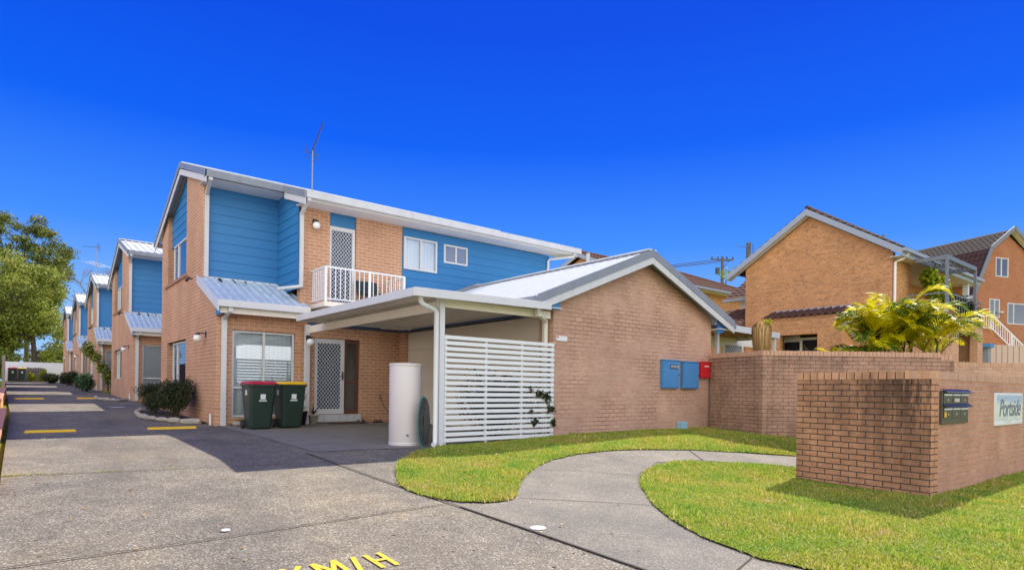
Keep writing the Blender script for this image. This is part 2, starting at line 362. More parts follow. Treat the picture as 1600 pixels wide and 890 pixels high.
def panel(mb, P, U, N, th, u0, u1, v0, v1, holes=(), cuts=()):
    """wall panel: outer face through P spanned by U and Z, thickness th inward (-N); holes (u0,u1,v0,v1); cuts (u,v,nu,nv) drop the n side"""
    P = V(P); U = V(U); N = V(N)
    us = sorted({u0, u1, *[h[0] for h in holes], *[h[1] for h in holes]}); vv = sorted({v0, v1, *[h[2] for h in holes], *[h[3] for h in holes]})
    us = [u for u in us if u0 <= u <= u1]; vv = [v for v in vv if v0 <= v <= v1]
    bm = bmesh.new(); g = {}
    for i, u in enumerate(us):
        for j, v in enumerate(vv): g[i, j] = bm.verts.new((u, v, 0))
    for i in range(len(us) - 1):
        for j in range(len(vv) - 1):
            cu = (us[i] + us[i + 1]) / 2; cv = (vv[j] + vv[j + 1]) / 2
            if any(h[0] < cu < h[1] and h[2] < cv < h[3] for h in holes): continue
            bm.faces.new((g[i, j], g[i + 1, j], g[i + 1, j + 1], g[i, j + 1]))
    for (cu, cv, nu, nv) in cuts:
        bmesh.ops.bisect_plane(bm, geom=bm.verts[:] + bm.edges[:] + bm.faces[:], plane_co=(cu, cv, 0), plane_no=(nu, nv, 0), clear_outer=True)
    r = bmesh.ops.extrude_face_region(bm, geom=bm.faces[:])
    for v in r['geom']:
        if isinstance(v, bmesh.types.BMVert): v.co.z -= th
    bm.verts.ensure_lookup_table(); idx = {v: i for i, v in enumerate(bm.verts)}
    vs = [P + U * v.co.x + V((0, 0, 1)) * v.co.y + N * v.co.z for v in bm.verts]
    mb.add(vs, [tuple(idx[v] for v in f.verts) for f in bm.faces]); bm.free(); return mb
def sheet_mesh(name, poly, off, mat, step=.5, parent=None, kind=None):
    """a flat polygon draped over the ground, cut into small cells"""
    bm = bmesh.new(); bm.faces.new([bm.verts.new((x, y, 0)) for x, y in poly])
    xs = [p[0] for p in poly]; ys = [p[1] for p in poly]
    for ax, lo, hi in ((0, min(xs), max(xs)), (1, min(ys), max(ys))):
        q = math.floor(lo / step) * step + step
        while q < hi:
            no = (1, 0, 0) if ax == 0 else (0, 1, 0); pc = (q, 0, 0) if ax == 0 else (0, q, 0)
            bmesh.ops.bisect_plane(bm, geom=bm.verts[:] + bm.edges[:] + bm.faces[:], plane_co=pc, plane_no=no); q += step
    bmesh.ops.triangulate(bm, faces=bm.faces[:])
    for v in bm.verts: v.co.z = gz(v.co.x, v.co.y) + off
    bmesh.ops.recalc_face_normals(bm, faces=bm.faces)
    for f in bm.faces:
        if f.normal.z < 0: f.normal_flip()
        f.smooth = True
    me = bpy.data.meshes.new(name); bm.to_mesh(me); bm.free()
    return link(name, me, mat, parent, V((0, 0, 0)))
def ribbed(mb, A, B, C, rib=.19, h=.034, th=.012):
    """ribbed metal sheet: A-B along the eave, C = vector up the slope; ribs run along C"""
    A = V(A); B = V(B); C = V(C); U = (B - A); Lg = U.length; U.normalize(); N = U.cross(C).normalized()
    if N.z < 0: N = -N
    n = max(1, round(Lg / rib)); p = Lg / n; prof = []
    for i in range(n):
        for fx, fh in ((0, 0), (.62, 0), (.70, 1), (.92, 1)): prof.append(((i + fx) * p, fh * h))
    prof.append((Lg, 0)); vs = []
    for u, hh in prof: vs.append(A + U * u + N * hh); vs.append(A + U * u + N * hh + C)
    k = len(vs); vs += [v - N * th for v in vs]
    fs = []
    for i in range(len(prof) - 1):
        a = 2 * i; fs.append((a, a + 2, a + 3, a + 1)); fs.append((a + k, a + 1 + k, a + 3 + k, a + 2 + k)); fs.append((a, a + k, a + 2 + k, a + 2)); fs.append((a + 1, a + 3, a + 3 + k, a + 1 + k))
    return mb.add(vs, fs)
def tiles(mb, A, B, C, cuts=(), tw=.30, row=.33, amp=.028, th=.03):
    """concrete tile roof plane with rolls and lapped rows; A-B eave, C up the slope; cuts are world planes (point, normal)"""
    A = V(A); B = V(B); C = V(C); U = B - A; Lu = U.length; U.normalize(); Ls = C.length; W = C.normalized(); N = U.cross(W).normalized()
    if N.z < 0: N = -N
    nu = max(2, int(Lu / tw * 4)); nr = max(1, int(Ls / row)); bm = bmesh.new(); rows = []
    for r in range(nr):
        for e in (0, 1):
            s = (r + e) * Ls / nr; lift = .035 * (1 - e)
            rows.append([bm.verts.new(A + U * (Lu * i / nu) + W * s + N * (lift + amp * (0, .9, 1, .15)[i % 4])) for i in range(nu + 1)])
    for a, b in zip(rows[:-1], rows[1:]):
        for i in range(nu): bm.faces.new((a[i], a[i + 1], b[i + 1], b[i]))
    for pc, no in cuts: bmesh.ops.bisect_plane(bm, geom=bm.verts[:] + bm.edges[:] + bm.faces[:], plane_co=pc, plane_no=no, clear_outer=True)
    bm.verts.ensure_lookup_table(); idx = {v: i for i, v in enumerate(bm.verts)}
    mb.add([v.co.copy() for v in bm.verts], [tuple(idx[v] for v in f.verts) for f in bm.faces]); bm.free()
    return mb
def boards(mb, x0, x1, y, z0, z1, face='-y', bh=.235, lap=.016, holes=()):
    """weatherboards on a wall facing -y or -x (then x0,x1 are y values and y the x of the wall)"""
    n = max(1, int(round((z1 - z0) / bh))); h = (z1 - z0) / n
    def piece(xa, xb, a, b, za):
        ya = y - lap + (lap - .002) * (a - za) / h; yb_ = y - lap + (lap - .002) * (b - za) / h
        if face == '-y': P = [(xa, ya, a), (xb, ya, a), (xb, y + .02, a), (xa, y + .02, a), (xa, yb_, b), (xb, yb_, b), (xb, y + .02, b), (xa, y + .02, b)]
        else: P = [(ya, xa, a), (ya, xb, a), (y + .02, xb, a), (y + .02, xa, a), (yb_, xa, b), (yb_, xb, b), (y + .02, xb, b), (y + .02, xa, b)]
        mb.hexa(P)
    for i in range(n):
        a = z0 + i * h; b = a + h; hs_ = sorted(q for q in holes if q[2] < b and q[3] > a); x = x0
        for q in hs_:
            piece(x, q[0], a, b, a)
            if a < q[2]: piece(q[0], q[1], a, q[2], a)
            if b > q[3]: piece(q[0], q[1], q[3], b, a)
            x = q[1]
        piece(x, x1, a, b, a)
    return mb
rng = np.random.default_rng(11)
def leaf_cloud(name, mat, clumps, n, size, parent=None, aspect=.5, droop=.0, flat=.8, fill=.45, seed=1):
    """clumps (x,y,z,rx,ry,rz); leaves as small folded quads through the shell of every clump"""
    rg = np.random.default_rng(seed); cl = np.array(clumps, float); wt = cl[:, 3] * cl[:, 4] * cl[:, 5]; wt = wt ** .75; wt /= wt.sum()
    ci = rg.choice(len(cl), n, p=wt); d = rg.normal(size=(n, 3)); d /= np.linalg.norm(d, axis=1)[:, None]
    rr = fill + (1 - fill) * rg.random(n) ** .6; rr *= 1 + .14 * rg.normal(size=n)
    c = cl[ci, :3] + d * cl[ci, 3:] * rr[:, None]
    ax = rg.normal(size=(n, 3)); ax[:, 2] = ax[:, 2] * (1 - droop) - droop * 1.6; ax /= np.linalg.norm(ax, axis=1)[:, None]
    q = rg.normal(size=(n, 3)) + d * flat; s2 = np.cross(ax, q); s2 /= np.linalg.norm(s2, axis=1)[:, None] + 1e-9
    sz = size * (.6 + .8 * rg.random(n))[:, None]
    a = c - ax * sz * .5; b = c + s2 * sz * aspect * .5; e = c + ax * sz * .5; f = c - s2 * sz * aspect * .5
    vs = np.stack([a, b, e, f], 1).reshape(-1, 3)
    return quads(name, vs, n, 4, mat, parent)
def quads(name, vs, n, k, mat, parent=None, L=None):
    L = V(L) if L is not None else (V(parent['_o']) if parent and '_o' in parent else V((0, 0, 0)))
    vs = vs - np.array(L)[None]
    me = bpy.data.meshes.new(name); me.vertices.add(n * k); me.vertices.foreach_set('co', vs.astype(np.float32).ravel())
    me.loops.add(n * k); me.loops.foreach_set('vertex_index', np.arange(n * k, dtype=np.int32))
    me.polygons.add(n); me.polygons.foreach_set('loop_start', np.arange(0, n * k, k, dtype=np.int32)); me.polygons.foreach_set('loop_total', np.full(n, k, dtype=np.int32))
    me.update(calc_edges=True); me.validate()
    return link(name, me, mat, parent, L)
def pinpoly(pts, poly):
    x, y = pts[:, 0], pts[:, 1]; inside = np.zeros(len(pts), bool); n = len(poly); j = n - 1
    for i in range(n):
        xi, yi = poly[i]; xj, yj = poly[j]
        inside ^= ((yi > y) != (yj > y)) & (x < (xj - xi) * (y - yi) / (yj - yi + 1e-12) + xi); j = i
    return inside

# ================================================================== SETTING
LAWN_A = [(8.2, 9.0), (8.04, 8.90), (5.75, 8.90), (5.59, 8.83), (5.2, 8.64), (4.89, 8.48), (4.55, 8.15), (4.27, 7.84), (4.02, 7.44), (3.82, 7.08), (3.63, 6.71), (3.49, 6.36), (3.46, 6.03), (3.51, 5.69), (3.68, 5.4), (3.91, 5.25), (4.05, 5.22), (4.17, 5.23), (4.26, 5.25), (4.38, 5.33), (4.56, 5.53), (4.76, 5.75), (5.06, 6.05), (5.42, 6.36), (5.92, 6.72), (6.43, 6.95), (7.1, 7.06), (7.76, 7.0), (8.43, 6.89), (9.55, 6.63), (10.59, 6.24), (11.65, 5.78), (13.5, 5.15), (16.2, 4.6), (16.4, 4.9), (13.2, 7.5), (13.65, 8.98)]
LAWN_B = [(16.2, 3.7), (13.5, 4.2), (11.6, 4.85), (10.74, 5.19), (9.71, 5.71), (8.73, 6.06), (8.36, 6.11), (8.06, 6.07), (7.77, 6.03), (7.55, 5.97), (7.23, 5.83), (6.94, 5.64), (6.63, 5.42), (6.37, 5.18), (5.88, 4.68), (5.47, 4.25), (5.16, 3.79), (5.0, 3.5), (4.87, 3.23), (4.78, 2.8), (4.72, 2.6), (4.77, 2.45), (4.79, 2.37), (4.9, 1.6), (5.4, .3), (6, -1), (16.2, -1)]
# one ground sheet to the horizon
def ground():
    xs = [-2500, -800, -300, -100, -50, -25, -12, -6, -3, -.12] + [i * .5 for i in range(0, 41)] + [22, 25, 30, 36, 45, 60, 90, 150, 300, 800, 2500]
    ys = [-2500, -800, -200, -60, -30, -12] + [i * .5 - 8 for i in range(0, 50)] + [18, 22, 28.6, 35, 41.8, 48, 55, 61, 68, 74, 80, 100, 150, 300, 800, 2500]
    mb = MB(); 
    def zz(x, y):
        yy = max(-60, min(200, y)); r = max(0, min(3.2, .11 * (x - 16)))
        return gz(x, yy) - .06 + r
    vs = [(x, y, zz(x, y)) for x in xs for y in ys]; m = len(ys)
    fs = [(i * m + j, (i + 1) * m + j, (i + 1) * m + j + 1, i * m + j + 1) for i in range(len(xs) - 1) for j in range(m - 1)]
    mb.add(vs, fs, True); struct(mb.build('ground', 'lawn'))
ground()
drive = [(-.12, -8), (6.4, -8), (6.4, -1), (5.4, .3), (4.9, 1.6), (4.79, 2.37), (8.6, 5.2), (16.4, 3.4), (16.4, 5.2), (8, 7.6), (6, 8.96), (5.72, 9.05), (8.3, 9.05), (8.7, 15.4), (3.6, 15.36), (3.6, 79.2), (-.85, 79.2), (-.3, 33), (-.12, 21)]
struct(sheet_mesh('driveway', drive, -.004, 'concrete'))
# smoother paving: footpath and the parking bay under the carport
bay = [(3.56, 9.2), (5.4, 8.98), (8.28, 9.1), (8.6, 15.33), (3.62, 15.33), (3.58, 12)]
struct(sheet_mesh('parking_bay', bay, .003, 'smooth_concrete'))
fp = [(3.56, 5.25), (3.62, 4.2), (3.68, 2.9), (3.9, .5), (4.1, -3), (6.6, -3), (5.9, -1), (5.3, .3), (4.8, 1.6), (4.70, 2.37), (4.65, 2.6), (4.8, 3.23), (5.1, 3.79), (5.8, 4.68), (6.3, 5.25), (7, 5.75), (8, 6.2), (9, 6.1), (10.7, 5.3), (13.5, 4.25), (16.2, 3.75), (16.2, 4.6), (13.5, 5.1), (11.65, 5.7), (10.59, 6.2), (9.55, 6.6), (7.76, 6.97), (6.43, 6.92), (5.42, 6.33), (4.76, 5.72), (4.3, 5.25), (4.05, 5.18), (3.85, 5.22)]
struct(sheet_mesh('footpath', fp, .003, 'path_concrete'))
struct(sheet_mesh('lawn', LAWN_A, .012, 'lawn')); struct(sheet_mesh('lawn', LAWN_B, .012, 'lawn'))
# joints in the slabs
def strip(name, pts, wd, off, mat):
    pts = [V((x, y, 0)) for x, y in pts]; dense = []
    for a, b in zip(pts[:-1], pts[1:]):
        k = max(1, int((b - a).length / .25)); dense += [a.lerp(b, i / k) for i in range(k)]
    dense.append(pts[-1]); L_ = []; 
    for i, p in enumerate(dense):
        d = (dense[min(i + 1, len(dense) - 1)] - dense[max(i - 1, 0)]).normalized(); s_ = V((-d.y, d.x, 0)) * wd / 2
        for q in (p + s_, p - s_): L_.append((q.x, q.y, gz(q.x, q.y) + off))
    return MB().add(L_, [(2 * i, 2 * i + 2, 2 * i + 3, 2 * i + 1) for i in range(len(dense) - 1)])
def flat(name, x0, x1, y0, y1, off, mat):
    xs = np.linspace(x0, x1, 25); ys = np.linspace(y0, y1, 7); mb = MB(); mb.add([(x, y, gz(x, max(-60, y)) + off) for x in xs for y in ys], [(i * 7 + j, (i + 1) * 7 + j, (i + 1) * 7 + j + 1, i * 7 + j + 1) for i in range(24) for j in range(6)], True); return struct(mb.build(name, mat))
flat('street_footpath', -60, 70, -3.6, -1.6, .012, 'concrete'); flat('kerb', -60, 70, -6.2, -5.9, .03, 'smooth_concrete'); flat('road', -60, 70, -15, -6.2, -.05, 'road')
struct(sheet_mesh('neighbour_driveway', [(-6.2, -6), (-.7, -6), (-.7, 33), (-6.2, 33)], .01, 'concrete', step=1.5))
js = MB()
for pts, wd in (([(3.38, 9.1), (3.42, 8.0), (3.47, 6.71), (3.52, 5.69), (3.565, 5.1), (3.62, 4.2), (3.68, 2.9), (3.9, .5)], .026),
                ([(-.12, 5.2), (1.3, 5.24), (3.5, 5.4)], .016), ([(-.12, 8.68), (1.42, 8.45), (3.4, 8.2)], .014),
                ([(4.35, 5.27), (5.5, 4.32)], .013), ([(5.76, 6.54), (6.94, 5.64)], .008), ([(9.47, 6.6), (9.06, 6.06)], .022), ([(4.1, 2.5), (4.68, 2.66)], .016),
                ([(-.12, 2.3), (3.6, 2.4)], .014), ([(-.12, 14), (3.5, 14)], .012), ([(-.12, 20.6), (3.5, 20.6)], .012), ([(-.12, 27.2), (3.5, 27.2)], .012)):
    s_ = strip('j', pts, wd, .009, None); js.add(s_.v, s_.f)
struct(js.build('paving_joints', 'dark_soil'))
# painted marks
def mark(poly, mat, name, label, cat, off=.014, group=None):
    mb = MB(); mb.add([(x, y, gz(x, y) + off) for x, y in poly], [tuple(range(len(poly)))])
    return tag(mb.build(name, mat, loc=(poly[0][0], poly[0][1], gz(*poly[0]))), label, cat, group)
for (a, b, y, lb) in ((.12, .92, 14.62, 'yellow speed bump strip across the shaded driveway beside the boundary edge'), (2.13, 3.05, 14.62, 'yellow speed bump strip ending by the shrub bed of the nearest townhouse'),
                      (-.05, .85, 30.0, 'far yellow speed bump strip beside the timber fence'), (1.9, 3.0, 30.3, 'far yellow speed bump strip near the second townhouse bed')):
    hh = .045 if y < 20 else .05; mb = MB(); za, zb = gz(a, y), gz(b, y); ww = .17
    mb.hexa([(a, y, za), (b, y, zb), (b, y + ww, zb), (a, y + ww, za), (a + .02, y + .04, za + hh), (b - .02, y + .04, zb + hh), (b - .02, y + ww - .04, zb + hh), (a + .02, y + ww - .04, za + hh)]); tag(mb.build('speed_bump', 'yellow_line', loc=(a, y, gz(a, y))), lb, 'speed bump')
mb = strip('l', [(2.35, 23.4), (2.75, 23.45)], .25, .014, None); tag(mb.build('painted_patch', 'white_line', loc=(2.35, 23.4, gz(2.35, 23.4))), 'small white painted patch on the shaded driveway', 'line marking')
def disc(x, y, r, label, mat='white_line'):
    t = MB(); t.lathe((x, y, gz(x, y)), [(r, .004), (r, .010), (r * .96, .012), (0, .012)], 28)
    return tag(t.build('access_cover', mat, loc=(x, y, gz(x, y))), label, 'cover')
disc(3.73, 4.22, .075, 'round white cover set in the concrete footpath apron'); disc(1.36, 5.44, .035, 'small pale round cap on the driveway slab joint')
# KM/H lettering on the slab
def letters():
    S = {'K': [((0, 0), (0, 1)), ((.08, .45), (.85, 1)), ((.25, .58), (.9, 0))], 'M': [((0, 0), (0, 1)), ((0, 1), (.5, .35)), ((.5, .35), (1, 1)), ((1, 1), (1, 0))], '/': [((0, 0), (.75, 1))], 'H': [((0, 0), (0, 1)), ((1, 0), (1, 1)), ((0, .5), (1, .5))]}
    for ch, x0, wd in (('K', 1.44, .14), ('M', 1.65, .16), ('/', 1.885, .10), ('H', 2.055, .11)):
        mb = MB()
        for i, (a, b) in enumerate(S[ch]):
            A = (x0 + a[0] * wd, 3.975 + a[1] * .32); B = (x0 + b[0] * wd, 3.975 + b[1] * .32)
            s_ = strip('s', [A, B], .038, .005 + .001 * i, None); mb.add(s_.v, s_.f)
        o = mb.build('painted_letter', 'yellow_line', loc=(x0, 3.985, gz(x0, 3.985)))
        tag(o, {'K': 'yellow letter K at the start of the speed marking on the driveway', 'M': 'yellow letter M of the speed marking on the driveway', '/': 'yellow slash between the letters M and H on the driveway', 'H': 'yellow letter H ending the speed marking on the driveway'}[ch], 'road lettering', 'yellow lettering on the driveway')
letters()
# grass blades on both lawns
def grass():
    P = []
    for poly, n in ((LAWN_A, 150000), (LAWN_B, 210000)):
        a = np.array(poly); lo, hi = a.min(0), a.max(0); hi[0] = min(hi[0], 16.2); lo[1] = max(lo[1], .2)
        p = lo + (hi - lo) * rng.random((n * 2, 2)); p = p[pinpoly(p, poly)]
        # keep more blades near the viewpoint
        dd = np.hypot(p[:, 0], p[:, 1]); p = p[rng.random(len(p)) < np.clip((11.0 / dd) ** 1.1, .25, 1)]; P.append(p[:n])
    p = np.concatenate(P)
    # leave the footprint of walls clear
    p = p + rng.normal(size=p.shape) * .014
    keep = ~((p[:, 0] > 9.55) & (p[:, 1] > 2.88) & (p[:, 1] < 4.8) & (p[:, 0] < 16)); p = p[keep]
    bare = ((p[:, 0] - 9.3) ** 2 / 1.2 + (p[:, 1] - 1.9) ** 2 / .12 < 1) & (rng.random(len(p)) < .75); p = p[~bare]
    n = len(p); z = np.array([gz(x, y) for x, y in p]) + .008
    dd = np.hypot(p[:, 0], p[:, 1])
    h = (.016 + .024 * rng.random(n) + .035 * (rng.random(n) > .985)) * (.85 + .5 * (np.sin(p[:, 0] * 2.1) * np.sin(p[:, 1] * 2.7) > .2)); wd = (.0035 + .0035 * rng.random(n)) * (.6 + dd / 8)
    t = rng.random(n) * 2 * np.pi; ln = rng.normal(size=(n, 2)) * .018
    b0 = np.stack([p[:, 0] - np.cos(t) * wd, p[:, 1] - np.sin(t) * wd, z], 1); b1 = np.stack([p[:, 0] + np.cos(t) * wd, p[:, 1] + np.sin(t) * wd, z], 1)
    tp = np.stack([p[:, 0] + ln[:, 0], p[:, 1] + ln[:, 1], z + h], 1)
    o = quads('grass', np.stack([b0, b1, tp], 1).reshape(-1, 3), n, 3, 'grass_blade'); o['kind'] = 'stuff'
    o['label'] = 'short sunlit green and straw coloured grass on the lawns'; o['category'] = 'grass'
grass()
def litter():
    rg = np.random.default_rng(77); n = 420; x = np.concatenate([rg.uniform(-.1, 3.6, 160), rg.uniform(3.5, 12, 260)]); y = np.concatenate([rg.uniform(3.2, 14, 160), rg.uniform(1.5, 8.5, 260)])
    z = np.array([gz(a, b) for a, b in zip(x, y)]) + np.where(x > 3.6, .030, .008); t_ = rg.random(n) * 6.28; L_ = .012 + .016 * rg.random(n); c, s_ = np.cos(t_), np.sin(t_); P = np.stack([x, y, z], 1)
    u = np.stack([c * L_, s_ * L_, .004 * rg.normal(size=n)], 1); v = np.stack([-s_ * L_ * .45, c * L_ * .45, .003 * rg.normal(size=n)], 1)
    o = quads('fallen_leaves', np.stack([P - u, P + v, P + u, P - v], 1).reshape(-1, 3), n, 4, 'palm_dead'); o['kind'] = 'stuff'; tag(o, 'scattered dry fallen leaves on the driveway and the lawns', 'leaf litter')
    m = 260; k = rg.random(m) ** 2.2; x = -.1 + 1.8 * k; y = 8.68 - .12 * (x + .1) + rg.normal(size=m) * .02; z = np.array([gz(a, b) for a, b in zip(x, y)]); h = .012 + .022 * rg.random(m) * (np.sin(x * 9) > -.2); t_ = rg.random(m) * 6.28; w_ = .004
    P = np.stack([np.stack([x - np.cos(t_) * w_, y - np.sin(t_) * w_, z], 1), np.stack([x + np.cos(t_) * w_, y + np.sin(t_) * w_, z], 1), np.stack([x + rg.normal(size=m) * .02, y + rg.normal(size=m) * .02, z + h], 1)], 1).reshape(-1, 3)
    o = quads('weeds', P, m, 3, 'grass_blade'); o['kind'] = 'stuff'; tag(o, 'thin line of small green weeds growing in the driveway joint', 'weeds')
litter()

# ================================================================== TOWNHOUSE (built once, copied up the drive)
XL, Y0, XR = 3.59, 15.35, 13.9
def roofz(y): return 7.62 - .319 * (19.14 - y) if y < 19.14 else 7.62 - .383 * (y - 19.14)
def window_x(root, x, y0, y1, z0, z1, mid=.45, curtain='curtain'):
    """window in a wall facing -x; frame is a part, pane and blind its sub-parts"""
    f = MB(); t = .045
    f.box(x, x + .07, y0, y1, z0, z0 + t).box(x, x + .07, y0, y1, z1 - t, z1).box(x, x + .07, y0, y0 + t, z0 + t, z1 - t).box(x, x + .07, y1 - t, y1, z0 + t, z1 - t)
    ym = y0 + (y1 - y0) * mid; f.box(x - .004, x + .066, ym - t / 2, ym + t / 2, z0 + t, z1 - t)
    w_ = f.build('window', 'white', root)
    MB().box(x + .03, x + .036, y0 + t, y1 - t, z0 + t, z1 - t).build('pane', 'glass', w_)
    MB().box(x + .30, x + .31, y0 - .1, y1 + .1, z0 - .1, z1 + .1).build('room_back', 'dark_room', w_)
    c = MB(); n = int((ym - y0) / .09)
    for i in range(n): c.box(x + .10 + .02 * (i % 2), x + .11 + .02 * (i % 2), y0 + t + i * .09, y0 + t + i * .09 + .088, z0 + t, z1 - t)
    c.build('blind', curtain, w_)
def window_y(root, x0, x1, y, z0, z1, mids=(.5,), rail=None, curtain='curtain', open_from=None, frame='white', glassm='glass', t=.045):
    f = MB()
    f.box(x0, x1, y, y + .07, z0, z0 + t).box(x0, x1, y, y + .07, z1 - t, z1).box(x0, x0 + t, y, y + .07, z0 + t, z1 - t).box(x1 - t, x1, y, y + .07, z0 + t, z1 - t)
    for m_ in mids:
        xm = x0 + (x1 - x0) * m_; f.box(xm - t / 2, xm + t / 2, y - .004, y + .066, (rail or z0) + t / 2, z1 - t)
    if rail: f.box(x0 + t, x1 - t, y - .006, y + .064, rail - t / 2, rail + t / 2)
    w_ = f.build('window', frame, root)
    MB().box(x0 + t, x1 - t, y + .03, y + .036, z0 + t, z1 - t).build('pane', glassm, w_)
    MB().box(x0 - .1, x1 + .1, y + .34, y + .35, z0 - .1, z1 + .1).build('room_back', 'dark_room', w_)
    if curtain:
        c = MB(); n = int((x1 - x0 - 2 * t) / .1); p = (x1 - x0 - 2 * t) / n
        for i in range(n):
            if open_from and open_from[0] < i / n < open_from[1]: continue
            a = x0 + t + i * p; c.hexa([(a, y + .10, z0 + t), (a + p * .995, y + .108, z0 + t), (a + p * .995, y + .112, z0 + t), (a, y + .104, z0 + t), (a, y + .10, z1 - t), (a + p * .995, y + .108, z1 - t), (a + p * .995, y + .112, z1 - t), (a, y + .104, z1 - t)])
        c.build('blind', curtain, w_)
    return w_
def lattice(mb, x0, x1, y, z0, z1, p=.088, wd=.0095, ratio=1.25):
    """diamond security grille in a plane y"""
    def seg(a, b): mb.beam((a[0], y, a[1]), (b[0], y, b[1]), wd, .006, up=(0, 1, 0))
    W_, H_ = x1 - x0, z1 - z0; k = -H_ / ratio
    while k < W_:
        for sg in (0, 1):
            pts = []
            xa, xb = k, k + H_ / ratio
            ta = max(0, -xa / (H_ / ratio)); tb = min(1, (W_ - xa) / (H_ / ratio))
            if tb > ta:
                A = (xa + ta * H_ / ratio, ta * H_); B = (xa + tb * H_ / ratio, tb * H_)
                if sg: A, B = (A[0], H_ - A[1]), (B[0], H_ - B[1])
                seg((x0 + A[0], z0 + A[1]), (x0 + B[0], z0 + B[1]))
        k += p
    return mb
def globe(root, c, wall, parent_name='wall_light', standalone=None):
    x, y, z = c; g = MB(); r = .095
    prof = [(r * math.sin(math.pi * i / 12), -r * math.cos(math.pi * i / 12)) for i in range(13)]
    g.lathe(c, prof, 20); a = MB(); wx, wy = wall
    a.tube([(x, y, z + r * .85), (x, y, z + r + .03), (wx, wy, z + r + .03)], .014, 8); a.lathe((x, y, z + r * .8), [(.0, .05), (.05, .04), (.055, 0)], 16)
    a.box(wx - .015, wx + .015, wy - .05, wy + .05, z + .04, z + .18) if abs(wx - x) > abs(wy - y) else a.box(wx - .05, wx + .05, wy - .015, wy + .015, z + .04, z + .18)
    l_ = a.build('wall_light', 'black', root); g.build('glass_globe', 'globe_white', l_); return l_

